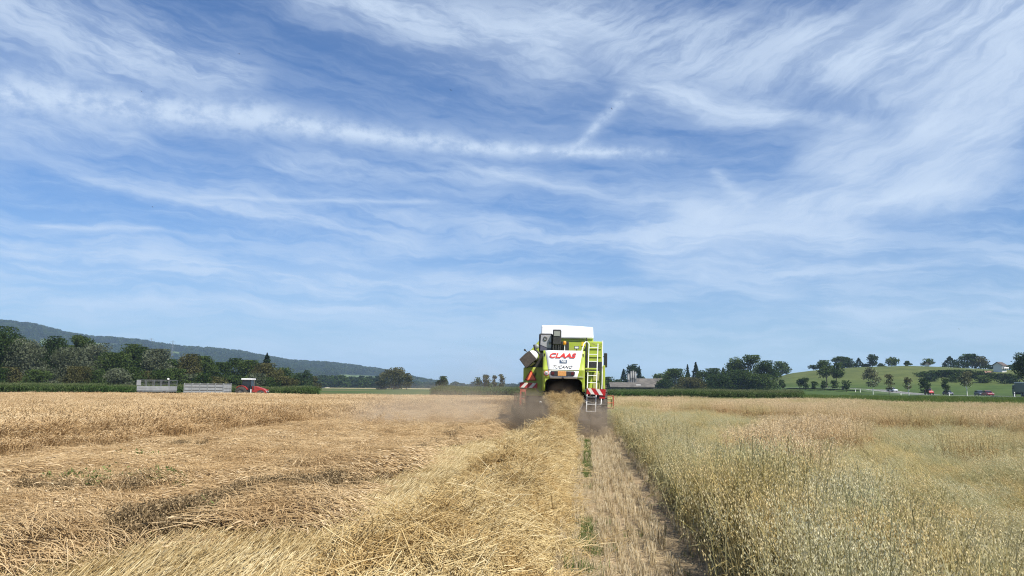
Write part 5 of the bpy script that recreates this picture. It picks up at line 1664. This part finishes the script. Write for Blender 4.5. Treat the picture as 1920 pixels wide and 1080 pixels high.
# straw hood: one curved shell with a white middle panel
HW = 0.79
ROWS = [(0.05, 1.60), (0.03, 1.80), (0.01, 2.05), (0.0, 2.07), (-0.03, 2.15), (-0.035, 2.36), (-0.05, 2.395), (-0.03, 2.42), (0.03, 2.65), (0.09, 2.88), (0.125, 3.03), (0.16, 3.09), (0.22, 3.12), (0.9, 3.14), (1.7, 3.14)]
XS = [-0.79, -0.788, -0.775, -0.75, -0.71, -0.69, -0.4, 0, 0.4, 0.69, 0.71, 0.75, 0.775, 0.788, 0.79]
def hood_pt(x, row, off=0.0):
    y, z = row
    ax = abs(x); r = 0.10
    dy = r - math.sqrt(max(0, r * r - max(0, ax - (HW - r)) ** 2))
    if z > 3.1 and y > 0.3:
        return (x, y, z - dy * 0.6 + off)
    return (x, y + dy - off, z + off * 0.3)
V = [hood_pt(x, r) for r in ROWS for x in XS]
k = len(XS)
Fh = []
for i in range(len(ROWS) - 1):
    for j in range(k - 1):
        if ROWS[i][1] < 2.06 and -0.69 <= (XS[j] + XS[j + 1]) / 2 <= 0.69:
            continue
        Fh.append((i * k + j, i * k + j + 1, (i + 1) * k + j + 1, (i + 1) * k + j))
hm = MB()
hm._add(V, Fh, True)
for s, j in ((-1, 0), (1, k - 1)):                        # side walls running forward
    vv = [V[i * k + j] for i in range(len(ROWS))]
    fw = [(p[0], 1.7, p[2]) for p in vv]
    n_ = len(vv)
    hm._add(vv + fw, [(i, i + 1, n_ + i + 1, n_ + i) for i in range(n_ - 2)])
ho = hm.build('straw_hood', M_lime, H)
sd = ho.modifiers.new('sheet', 'SOLIDIFY'); sd.thickness = 0.025; sd.offset = -1
# rounded fillets in the top corners of the opening
for s in (-1, 1):
    pts = [(s * 0.695, 2.065), (s * 0.50, 2.065)] + [(s * (0.50 + 0.19 * math.sin(R(a))), 2.065 - 0.19 + 0.19 * math.cos(R(a))) for a in range(10, 91, 16)]
    MB().prism(pts, 'y', 0.002, 0.03).build('opening_corner', M_lime, H)
wr = [r for r in ROWS if 2.39 <= r[1] <= 3.13 and r[0] < 0.3]
def panel(name, rows, wfun, mat_, off):
    vs, fs = [], []
    m_ = 9
    for r in rows:
        w0 = wfun(r[1])
        for j in range(m_):
            vs.append(hood_pt(-w0 + 2 * w0 * j / (m_ - 1), r, off))
    for i in range(len(rows) - 1):
        for j in range(m_ - 1):
            fs.append((i * m_ + j, i * m_ + j + 1, (i + 1) * m_ + j + 1, (i + 1) * m_ + j))
    q = MB(); q._add(vs, fs, True)
    o = q.build(name, mat_, H)
    sd = o.modifiers.new('sheet', 'SOLIDIFY'); sd.thickness = 0.006; sd.offset = 0
    return o
panel('white_panel', wr, lambda z: 0.57 + 0.13 * (z - 2.4) / 0.72, M_hood, 0.009)
panel('white_panel', [r for r in ROWS if 2.06 <= r[1] <= 2.37], lambda z: 0.50 + 0.07 * (z - 2.06) / 0.33, M_hood, 0.009)
MB().bb(-0.74, -0.52, -0.028, -0.018, 2.15, 2.36).build('sign_backing', pmat('brown_vinyl', (0.30, 0.23, 0.14), 0.6), H)
ang = math.pi / 2 - math.atan2(0.06, 0.23)
t1 = text('lettering', 'CLAAS', 1.0, 0.19, M_letred, H, (-0.03, 0.062, 2.935), ang, 0.28, 0.035)
bd = MB().box((0, 0, 0), (0.27, 0.135, 0.012)).build('badge', M_navy, H, loc=(-0.02, 0.022, 2.71))
bd.rotation_euler = (ang, 0, 0)
bd.data.transform(Matrix.Identity(4))
text('lettering', 'TVBS', 0.20, 0.085, M_white, bd, (0, 0, 0.009), 0, 0.15, 0.02)
text('lettering', 'TUCANO', 0.72, 0.115, M_letblk, H, (-0.03, -0.037, 2.505), ang, 0.35, 0.012)
# lamp slot, plate, signs below the crease
sl_ = [(-0.50, 2.30), (-0.47, 2.352), (0.40, 2.352), (0.43, 2.30), (0.41, 2.20), (0.35, 2.155), (-0.42, 2.155), (-0.49, 2.20)]
MB().prism([(a, b) for a, b in sl_], 'y', -0.052, -0.02).build('lamp_panel', M_eng, H, 0.008)
pl = MB().box((-0.06, -0.062, 2.262), (0.31, 0.016, 0.185)).build('number_plate', M_plate, H, 0.006)
for xx in (-0.40, 0.33):
    MB().bb(xx - .055, xx + .055, -0.07, -0.05, 2.21, 2.31).build('tail_light', pmat('dark_red_lens', (0.09, 0.012, 0.012), 0.25), H, 0.01)
MB().lathe([(0.01, 0), (0.095, 0), (0.095, 0.008), (0.01, 0.008)], (-0.635, -0.040, 2.262), 'y', 28).build('speed_sign', M_white, H)
rg = MB()
rg.lathe([(0.078, -0.002), (0.095, -0.002), (0.095, 0.003), (0.078, 0.003)], (-0.635, -0.043, 2.262), 'y', 28)
rg.build('sign_ring', M_letred, H)
text('lettering', '30', 0.09, 0.085, M_letblk, H, (-0.635, -0.046, 2.262), math.pi / 2, 0, 0.01)
MB().lathe([(0.01, 0), (0.04, 0), (0.045, .03), (0.03, .05), (0.01, .05)], (-0.03, -0.065, 2.095), 'y', 14).build('hood_latch', M_black, H)
MB().bb(0.55, 0.73, -0.045, -0.036, 2.135, 2.147).build('trim_line', M_hood, H)

# dark inside of the straw outlet
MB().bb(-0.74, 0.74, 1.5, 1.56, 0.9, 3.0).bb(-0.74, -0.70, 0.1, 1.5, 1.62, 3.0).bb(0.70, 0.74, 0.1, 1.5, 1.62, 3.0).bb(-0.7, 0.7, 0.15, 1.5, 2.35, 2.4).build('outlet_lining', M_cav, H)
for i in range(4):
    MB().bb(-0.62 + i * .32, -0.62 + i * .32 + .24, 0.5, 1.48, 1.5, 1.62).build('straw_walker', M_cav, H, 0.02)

# left and right lower body
for s in (-1, 1):
    x0, x1 = (-1.60, -0.815) if s < 0 else (0.815, 1.55)
    MB().prism([(1.15, 1.40 if s < 0 else 1.58), (1.15, 2.50 if s < 0 else 2.40), (5.6, 2.50), (5.6, 1.7), (2.6, 1.45)], 'x', x0, x1).build('side_panel', M_lime, H, 0.05, 3)
MB().bb(-1.55, -.85, 1.12, 1.146, 1.62, 1.66).bb(-1.55, -.85, 1.12, 1.146, 2.02, 2.05).build('panel_rib', M_lime, H)
MB().bb(0.86, 1.05, 0.95, 1.146, 1.56, 2.36).build('fender_edge', M_lime, H, 0.03)
MB().bb(1.10, 1.36, 1.11, 1.146, 1.66, 1.95).bb(1.10, 1.36, 1.11, 1.146, 2.02, 2.32).build('step_recess', M_limed2, H, 0.015)
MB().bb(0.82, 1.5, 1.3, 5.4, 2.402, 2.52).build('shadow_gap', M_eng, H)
MB().bb(0.80, 1.22, 0.55, 1.1, 2.44, 2.50).build('platform', M_lime, H, 0.01)
# upper right engine-side cabinet
MB().bb(0.86, 1.50, 2.4, 5.4, 2.525, 3.62).build('engine_cabinet', M_lime, H, 0.05, 3)
MB().bb(0.93, 1.43, 2.37, 2.398, 3.30, 3.36).build('cabinet_rib', M_lime, H, 0.01)
MB().bb(0.93, 1.43, 2.37, 2.398, 2.98, 3.03).build('cabinet_rib', M_lime, H, 0.01)
MB().bb(0.80, 1.46, 2.36, 2.396, 2.53, 2.80).build('air_slot', M_eng, H)
MB().bb(0.815, 0.86, 2.2, 2.38, 2.6, 3.75).build('black_seal', M_eng, H)
rl = MB()
rl.tube([(1.05 + .45 * q, 2.33, 3.56 - 0.12 * math.sin(math.pi * q)) for q in np.linspace(0, 1, 8)], 0.008, 6)
rl.build('safety_chain', M_dusk, H)
# grain tank and its cover
MB().prism([(-1.06, 3.80), (1.12, 3.80), (1.12, 2.3), (-1.64, 2.3), (-1.64, 3.12)], 'y', 3.55, 6.4).build('grain_tank', M_lime, H, 0.03, 2)
MB().bb(-0.95, 0.80, 3.52, 3.548, 3.70, 3.74).build('tank_rib', M_lime, H)
MB().bb(lx(1093, 32.4) - .09, lx(1093, 32.4) + .06, 3.535, 3.549, 3.48, 3.66).build('sticker', M_yellow, H)
cv = MB()
xs = np.linspace(-1.05, 1.10, 16)
top = [4.32 + 0.012 * math.sin(3.1 * x + 1) - 0.03 * x for x in xs]
cv.prism([(xs[0] - .03, 3.79)] + [(x, z_) for x, z_ in zip(xs, top)] + [(xs[-1] + .03, 3.79)], 'y', 3.45, 6.2)
cv.build('tank_cover', M_tarp, H, 0.06, 3)

# engine deck
dk = MB().bb(-1.02, 0.8, 1.72, 3.5, 3.0, 3.10).build('engine_deck', M_eng, H)
MB().bb(-1.0, 0.78, 3.3, 3.5, 3.10, 3.2).build('deck_rail', M_eng, H)
e_rad = MB()
e_rad.bb(-1.06, -0.50, 1.9, 2.6, 3.12, 3.88)
rh = e_rad.build('radiator_housing', M_eng, H, 0.07, 3)
MB().prism([(-1.0, 3.42), (-0.98, 3.80), (-0.56, 3.82), (-0.56, 3.30), (-0.72, 3.30)], 'y', 1.875, 1.898).build('radiator_screen', M_screen, H, 0.01)
MB().prism([(-0.99, 3.40), (-0.73, 3.285), (-0.56, 3.285), (-0.56, 3.19), (-1.0, 3.19)], 'y', 1.868, 1.897).build('lower_cover', pmat('purple_grey', (0.085, 0.085, 0.12), 0.5), H)
MB().lathe([(0.06, -.02), (0.085, -.02), (0.085, .02), (0.06, .02)], (-0.80, 1.86, 3.68), 'y', 18).lathe([(0.03, -.02), (0.05, -.02), (0.05, .02), (0.03, .02)], (-0.62, 1.86, 3.50), 'y', 14).build('fan_hub', M_dusk, H)
ex = MB().bb(-0.49, -0.17, 1.6, 2.1, 3.42, 4.02).build('exhaust_box', M_eng, H, 0.03)
MB().bb(-0.45, -0.21, 1.58, 1.598, 3.76, 3.95).build('exhaust_window', pmat('dull_glass', (0.25, 0.26, 0.24), 0.4), H)
ef = MB()
for xx in (-0.46, -0.36, -0.26, -0.19):
    ef.bb(xx - .02, xx + .02, 1.62, 1.70, 3.10, 3.42)
ef.build('exhaust_frame', M_eng, H)
MB().bb(-0.50, -0.16, 1.75, 2.1, 3.1, 3.42).build('engine_block', pmat('engine_grey', (0.055, 0.055, 0.055), 0.6, var=0.4, scale=14), H, 0.02)
MB().bb(-0.16, 0.14, 1.7, 2.1, 3.10, 3.55).build('air_filter_box', M_eng, H, 0.02)
MB().tube([(-0.02, 1.6, 3.1), (-0.02, 1.6, 3.42)], .018, 6).build('beacon_stalk', M_white, H)
MB().lathe([(0.01, 0), (.062, 0), (.062, .10), (.05, .14), (.01, .15)], (-0.02, 1.6, 3.42), 'z', 16).build('beacon_lamp', M_amber, H)
MB().tube([(0.46, .95, 3.14), (0.46, .95, 3.24)], .015, 6).build('work_lamp_stalk', M_black, H)
MB().box((0.46, .94, 3.28), (.19, .10, .12)).build('work_lamp', M_eng, H, 0.02)
MB().box((0.46, .885, 3.28), (.14, .012, .07)).build('work_lamp_glass', M_chrome, H)
# dark recess and pulley left of the radiator
MB().bb(-1.5, -0.86, 1.6, 3.5, 2.505, 3.0).build('belt_recess', M_eng, H)
MB().lathe([(0.01, -.04), (.09, -.04), (.09, .04), (.01, .04)], (-1.12, 1.55, 3.33), 'y', 14).build('pulley', M_grey, H)
MB().tube([(-1.22, 1.56, 3.4), (-1.17, 1.54, 3.2), (-1.0, 1.54, 3.02)], .05, 8).build('intake_hose', M_eng, H)

# unloading auger folded along the left side, spout at its rear end
au = empty('unloading_auger', (0, 0, 0)); au.parent = H
ac = Vector((-1.20, 0.5, 2.92))
MB().tube([(ac.x, 0.75, ac.z), (ac.x, 6.6, 2.98)], 0.185, 18).build('auger_tube', M_lime, au)
MB().lathe([(.01, -.04), (.19, -.04), (.20, -.02), (.20, .32), (.01, .32)], (ac.x, .42, ac.z), 'y', 28).build('end_cap', M_white, au)
MB().lathe([(.01, 0), (.045, 0), (.045, .012), (.01, .012)], (ac.x - .02, .366, ac.z), 'y', 16).build('cap_boss', M_dusk, au)
c, s_ = math.cos(R(-48)), math.sin(R(-48))
def rot(p, q): return (ac.x + p * c - q * s_, ac.z + p * s_ + q * c)
# axis q points up-right, so the spout runs from the tube down to the lower left
so = MB().prism([rot(-.22, .04), rot(.22, .04), rot(.20, -.16), rot(.205, -.50), rot(-.225, -.47), rot(-.24, -.16)], 'y', .34, .74)
so.build('spout', M_spout, au, 0.02)
MB().prism([rot(.20, -.12), rot(.27, -.10), rot(.25, -.30), rot(.21, -.36)], 'y', .42, .74).build('spout_flap', M_limed2, au, 0.01)

# warning triangle, boards and their brackets
MB().prism([(-1.36, 2.27), (-1.08, 2.27), (-1.10, 2.33), (-1.17, 2.1), (-1.30, 2.0)], 'y', 1.105, 1.112).build('triangle_backing', M_limed2, H)
tri = lambda r_: [(-1.30 + r_ * math.sin(R(a)), 2.13 + r_ * math.cos(R(a))) for a in (0, 120, 240)]
def tri_cut(r_):
    t3 = tri(r_); out = []
    for i in range(3):
        p, a_, b_ = t3[i], t3[i - 1], t3[(i + 1) % 3]
        out += [(p[0] + (a_[0] - p[0]) * .09, p[1] + (a_[1] - p[1]) * .09), (p[0] + (b_[0] - p[0]) * .09, p[1] + (b_[1] - p[1]) * .09)]
    return out
wt_ = empty('warning_triangle', (0, 0, 0)); wt_.parent = H
MB().prism(tri_cut(.285), 'y', 1.085, 1.10).build('rim', M_warnred, wt_)
MB().prism(tri_cut(.215), 'y', 1.078, 1.084).build('reflector', M_warn, wt_)
MB().bb(-1.66, -1.08, 1.10, 1.146, 1.86, 1.93).build('triangle_shelf', M_limed2, H)
def board(x0, x1, z0, z1, y, tilt, lean):
    w, h = x1 - x0, z1 - z0
    b_ = empty('warning_board', ((x0 + x1) / 2, y, (z0 + z1) / 2)); b_.parent = H
    b_.rotation_euler = (0, tilt, 0)
    MB().bb(-w / 2, w / 2, 0, .02, -h / 2, h / 2).build('board_back', M_warnred, b_)
    st = MB()
    for i in range(2):
        a0 = -w / 2 + w * (0.14 + 0.45 * i) if lean > 0 else -w / 2 + w * (0.10 + .44 * i)
        ww = w * .20
        if lean > 0:
            st.prism([(a0 - .06, -h / 2 + .008), (a0 - .06 + ww, -h / 2 + .008), (a0 + .10 + ww, h / 2 - .008), (a0 + .10, h / 2 - .008)], 'y', -.006, -.002)
        else:
            st.prism([(a0 + .10, -h / 2 + .008), (a0 + .10 + ww, -h / 2 + .008), (a0 - .06 + ww, h / 2 - .008), (a0 - .06, h / 2 - .008)], 'y', -.006, -.002)
    st.build('white_stripe', M_stripe, b_)
board(-1.70, -1.02, 1.70, 1.90, 0.80, R(1.5), 1)
board(0.86, 1.56, 1.50, 1.73, 0.25, R(4), -1)
MB().bb(1.34, 1.54, .28, .30, 1.36, 1.52).build('board_tail', M_warnred, H)
MB().bb(-1.68, -1.44, .83, .86, 1.55, 1.70).bb(-1.69, -1.63, .83, .88, 1.02, 1.55).bb(-1.50, -1.45, .83, .88, 1.02, 1.55).bb(-1.63, -1.50, .835, .875, 1.28, 1.32).build('board_bracket', M_rust, H)
MB().tube([(-1.5, .95, 1.78), (-1.0, 1.2, 1.76)], .02, 6).tube([(.9, .35, 1.6), (.9, 1.2, 1.62)], .02, 6).build('board_arm', M_dusk, H)

# ladder, rails
def lad(q, s): return (1.02 + .085 * q + s * .17, .32 + .55 * q, .86 + 2.58 * q)
ld = MB()
for s in (-1, 1):
    ld.tube([lad(0, s), lad(1.0, s)], .019, 8)
for i in range(10):
    q = .006 + i * .104
    ld.tube([lad(q, -1), lad(q, 1)], .015, 6)
ld.build('ladder', M_ladder, H)
MB().tube([(1.40, .55, 1.15), (1.44, .95, 1.9), (1.46, 1.2, 3.58)], .017, 8).tube([(1.27, .4, 1.15), (1.40, .55, 1.15)], .014, 6).build('guard_rail', M_ladder, H)
MB().tube([(.66, .6, 3.12), (.74, .75, 3.42), (.80, .85, 3.50), (.88, .9, 3.50), (.93, .9, 3.40), (.90, .8, 2.5)], .018, 8).build('handrail', M_ladder, H)
MB().box((1.66, 4.6, 2.95), (.14, .12, .62)).build('mirror', M_black, H, 0.03)
MB().tube([(1.5, 4.6, 3.1), (1.66, 4.6, 3.1)], .02, 6).build('mirror_arm', M_black, H)
MB().bb(1.47, 1.56, 1.0, 1.14, 1.72, 2.62).build('corner_post', M_lime, H, 0.02)

# underside, axles and wheels
MB().bb(-0.8, 0.8, 1.6, 6.2, 0.95, 1.6).build('belly', M_eng, H, 0.05)
MB().bb(-1.2, 1.2, 1.85, 2.05, .5, .72).build('rear_axle', M_eng, H, 0.02)
MB().bb(-1.3, 1.3, 5.25, 5.5, .8, 1.1).build('front_axle', M_eng, H, 0.02)
MB().bb(.80, 1.35, 1.3, 1.9, 1.15, 1.5).build('underbody_box', M_eng, H, 0.04)
MB().bb(-1.4, -.84, 1.9, 2.6, 1.1, 1.4).build('underbody_box', M_eng, H, 0.04)
for s in (-1, 1):
    wheel(H, (s * 1.22, 1.95, .56), .56, .44, M_lime, 'x', 'rear_wheel', 18)
    wheel(H, (s * 1.42, 5.35, .92), .92, .66, M_lime, 'x', 'front_wheel', 20)
hs_ = MB()
hs_.tube([(-1.10, 1.0, 1.72), (-1.0, .98, 1.58), (-.9, .98, 1.52), (-.82, 1.0, 1.6)], .014, 6)
hs_.tube([(.74, .6, 1.58), (.82, .6, 1.45), (.95, .62, 1.42), (1.08, .65, 1.55)], .02, 6)
hs_.tube([(.70, .6, 1.42), (.80, .6, 1.26), (.95, .6, 1.22), (1.12, .62, 1.2)], .022, 6)
hs_.tube([(.74, .7, 1.3), (.86, .66, 1.12), (1.02, .7, 1.12)], .02, 6)
hs_.build('hose', M_hose, H)
# swath guides either side of the falling straw
MB().tube([(.70, .25, 1.14), (.66, .05, 1.06), (.44, -.45, .72), (.30, -.75, .48)], [.03, .045, .05, .04], 8).build('swath_guide', M_guard, H)
MB().prism([(.52, .55), (.98, .56), (.66, 1.0)], 'y', -.03, -.015).build('deflector_plate', M_guard, H)
MB().tube([(.50, -.02, .57), (1.0, -.02, .57)], .014, 6).tube([(.54, -.02, .56), (.54, -.02, .28)], .012, 6).build('deflector_bar', M_grey, H)
MB().tube([(-.86, .3, 1.16), (-.80, .15, 1.08), (-.58, -.3, .70)], .028, 8).build('swath_guide', M_guard, H)
MB().lathe([(.01, 0), (.05, 0), (.05, .04), (.01, .04)], (-.86, .25, 1.18), 'y', 12).build('guide_pivot', M_white, H)

# cutter bar at the front, wider than the body
hd = empty('header', (0, 0, 0)); hd.parent = H
X0, X1 = -2.42, 2.14
MB().prism([(5.75, .12), (5.75, .80), (5.85, .80), (6.3, .28), (7.0, .15), (7.0, .10)], 'x', X0, X1).build('trough', M_limed2, hd, 0.02)
rb = MB()
for zz in (.26, .42, .58):
    rb.bb(X0 + .05, X1 - .05, 5.70, 5.748, zz, zz + .03)
rb.build('back_rib', M_limed2, hd)
for s, xx in ((-1, X0), (1, X1)):
    MB().prism([(5.70, .08), (5.70, .86), (6.0, .95), (7.2, .5), (8.1, .12), (7.0, .06)], 'x', xx, xx + s * .07).build('crop_divider', M_limed2, hd, 0.02)
re_ = MB()
for s, xx in ((-1, X0 + .1), (1, X1 - .1)):
    for yy in (5.6, 6.3):
        re_.tube([(xx, yy, .85), (xx, yy, 1.42)], .022, 6)
    re_.tube([(xx, 5.6, 1.42), (xx, 6.3, 1.42)], .022, 6)
    xi = xx - s * .36
    re_.tube([(xi, 5.6, .85), (xi, 5.6, 1.42)], .02, 6)
    re_.tube([(xi, 5.6, 1.42), (xx, 5.6, 1.42)], .02, 6)
    re_.tube([(xi, 5.6, 1.12), (xx, 5.6, 1.12)], .018, 6)
    re_.tube([(xi, 5.6, .92), (xx, 5.6, .90)], .018, 6)
re_.build('reel_frame', M_rust, hd)
rr = MB()
for a in range(6):
    yy, zz = 6.75 + .52 * math.cos(R(a * 60 + 10)), .88 + .52 * math.sin(R(a * 60 + 10))
    rr.tube([(X0 + .15, yy, zz), (X1 - .15, yy, zz)], .022, 6)
    for xx in np.linspace(X0 + .2, X1 - .2, 40):
        rr.tube([(xx, yy, zz), (xx, yy - .03, zz - .2)], .006, 4)
    for xx in (X0 + .15, 0, X1 - .15):
        rr.tube([(xx, 6.75, .88), (xx, yy, zz)], .018, 4)
rr.tube([(X0 + .1, 6.75, .88), (X1 - .1, 6.75, .88)], .06, 8)
rr.build('reel', M_limed2, hd)
MB().prism([(5.0, 1.3), (5.8, .8), (5.8, .3), (5.0, .75)], 'x', -.65, .65).build('feeder_house', M_limed2, H, 0.02)
# driver's cab beyond the grain tank
MB().bb(-.9, .9, 6.45, 7.6, 1.7, 3.3).build('cab', M_glass, H, 0.06)
MB().bb(-.98, .98, 6.42, 7.8, 3.303, 3.5).build('cab_roof', M_hood, H, 0.05)
for xx in (X0 + .06, X1 - .04):
    pass
MB().tube([(-1.62, 3.5, 3.18), (-1.72, 3.5, 3.26)], .02, 6).lathe([(.01, -.03), (.045, -.03), (.045, .03), (.01, .03)], (-1.74, 3.5, 3.28), 'y', 12).build('marker_lamp', M_black, H)

# straw pouring out of the hood on to the swath
def falling():
    n = 900
    q = RNG.random(n) ** 0.9
    w = 0.64 - 0.42 * q
    x = CX + RNG.uniform(-1, 1, n) * w + 0.06 * q
    y = CY + 0.22 - 1.45 * q + RNG.uniform(-.28, .28, n)
    zt = 1.52 - 0.10 * RNG.random(n) - 1.08 * q ** 1.15
    z = zt - RNG.random(n) ** 2 * 0.35
    z = np.maximum(z, swath_z(x, np.minimum(y, 28.3)) - .02)
    rt = np.stack([0.95 + RNG.normal(0, .35, n), RNG.normal(0, .4, n), U(-.5, .5, n)], -1)
    # bed of straw under the outlet that carries it
    ys = np.linspace(CY - 1.2, CY + 1.1, 16); xs_ = np.linspace(-0.60, 0.60, 12)
    V_, F_ = [], []
    for yy in ys:
        qq = np.clip((CY + .22 - yy) / 1.45, 0, 1)
        for xx in xs_:
            hgt = (1.34 - 1.07 * qq ** 1.15) * (1 - (abs(xx) / .64) ** 3 * .9)
            V_.append((CX + xx * (1 - .58 * qq) + .05 * qq, yy, max(.05, hgt + .05 * math.sin(9 * xx + 5 * yy))))
    kk = len(xs_)
    F_ = [(i * kk + j, i * kk + j + 1, (i + 1) * kk + j + 1, (i + 1) * kk + j) for i in range(len(ys) - 1) for j in range(kk - 1)]
    core = bpy.data.materials['straw_core']
    scatter('falling_straw', np.stack([x, y, z], -1), rt, U(0.34, 0.58, n), S_loose, base=(np.array(V_), F_, [core]),
            label='golden straw pouring from the open hood of the harvester down to the swath', cat='straw')
    m = 40
    x = CX + RNG.normal(0, .75, m); y = CY - 0.6 + RNG.normal(0, .7, m); z = U(0.4, 1.5, m)
    scatter('flying_chaff', np.stack([x, y, z], -1), np.stack([U(0, 3, m), U(0, 3, m), U(0, 6, m)], -1), U(.5, .9, m), [loose_src('chaff_tuft', M_straw, 5, .7, .5, .05, .2, .0022, 1.2) for _ in range(3)],
            label='stray bits of straw flying around the hood outlet', cat='chaff')
falling()

# ------------------------------------------------------------------ dust and haze
def dust(name, c, r, dens, col, label, scale=1.2, thr=(0.35, 0.7), rz=0.0):
    bm = bmesh.new()
    bmesh.ops.create_icosphere(bm, subdivisions=3, radius=1.0)
    me = bpy.data.meshes.new(name)
    bm.to_mesh(me); bm.free()
    o = mesh_obj(name, me, None, c)
    o.scale = r
    o.rotation_euler = (0, 0, rz)
    m = bpy.data.materials.new(name + '_air')
    m.use_nodes = True
    t = NT(m.node_tree)
    m.node_tree.nodes.clear()
    tcn = t.node('ShaderNodeTexCoord')
    ln = t.node('ShaderNodeVectorMath', operation='LENGTH')
    m.node_tree.links.new(tcn.outputs['Object'], ln.inputs[0])
    fall = t.mapr(ln.outputs['Value'], 1.0, 0.25)
    geo = t.node('ShaderNodeNewGeometry')
    nz = t.noise(geo.outputs['Position'], scale, 4.0, 0.6)
    d = t.mul(t.mul(fall, t.mapr(nz, thr[0], thr[1])), dens)
    pv = t.node('ShaderNodeVolumePrincipled')
    pv.inputs['Color'].default_value = (*col, 1)
    pv.inputs['Anisotropy'].default_value = 0.1
    m.node_tree.links.new(d, pv.inputs['Density'])
    ou = t.node('ShaderNodeOutputMaterial')
    m.node_tree.links.new(pv.outputs[0], ou.inputs['Volume'])
    me.materials.append(m)
    return tag(o, label, 'dust', None, 'stuff')
dust('dust_cloud', (-2.1, 28.0, 0.65), (1.35, 1.6, 1.25), 2.9, (0.45, 0.375, 0.285), 'dark dust cloud swirling behind the left rear wheel of the harvester', 3.0, (0.36, 0.64))
dust('dust_cloud', (0.25, 27.9, 0.5), (1.0, 1.5, 1.0), 2.2, (0.49, 0.41, 0.32), 'brown dust cloud swirling behind the right rear wheel under the ladder', 3.0, (0.36, 0.64))
dust('dust_cloud', (CX, 28.9, 1.55), (0.72, 0.8, 0.5), 0.5, (0.46, 0.37, 0.28), 'brown dust puffing out of the open hood above the falling straw', 1.8)
dust('dust_plume', (-6.0, 31.0, 0.5), (5.2, 5.5, 1.6), 0.24, (0.80, 0.68, 0.52), 'thin pale dust drifting left of the harvester over the flattened wheat', 0.45, (0.25, 0.7))
dust('dust_plume', (-4.4, 35.0, 2.0), (3.2, 4.0, 2.0), 0.04, (0.70, 0.64, 0.58), 'faint dust hanging in the air left of the harvester body', 0.5, (0.3, 0.7))

def haze():
    top = 252.0
    o = MB().bb(-7800, 7800, -7800, 7800, -2.0, top)
    m = bpy.data.materials.new('haze_air')
    m.use_nodes = True
    t = NT(m.node_tree)
    m.node_tree.nodes.clear()
    pv = t.node('ShaderNodeVolumePrincipled')
    pv.inputs['Color'].default_value = (0.52, 0.72, 1.0, 1)
    pv.inputs['Density'].default_value = 0.00013
    ou = t.node('ShaderNodeOutputMaterial')
    m.node_tree.links.new(pv.outputs[0], ou.inputs['Volume'])
    h = o.build('haze', m)
    tag(h, 'thin blue haze filling the air over the whole plain', 'haze', None, 'stuff')
haze()
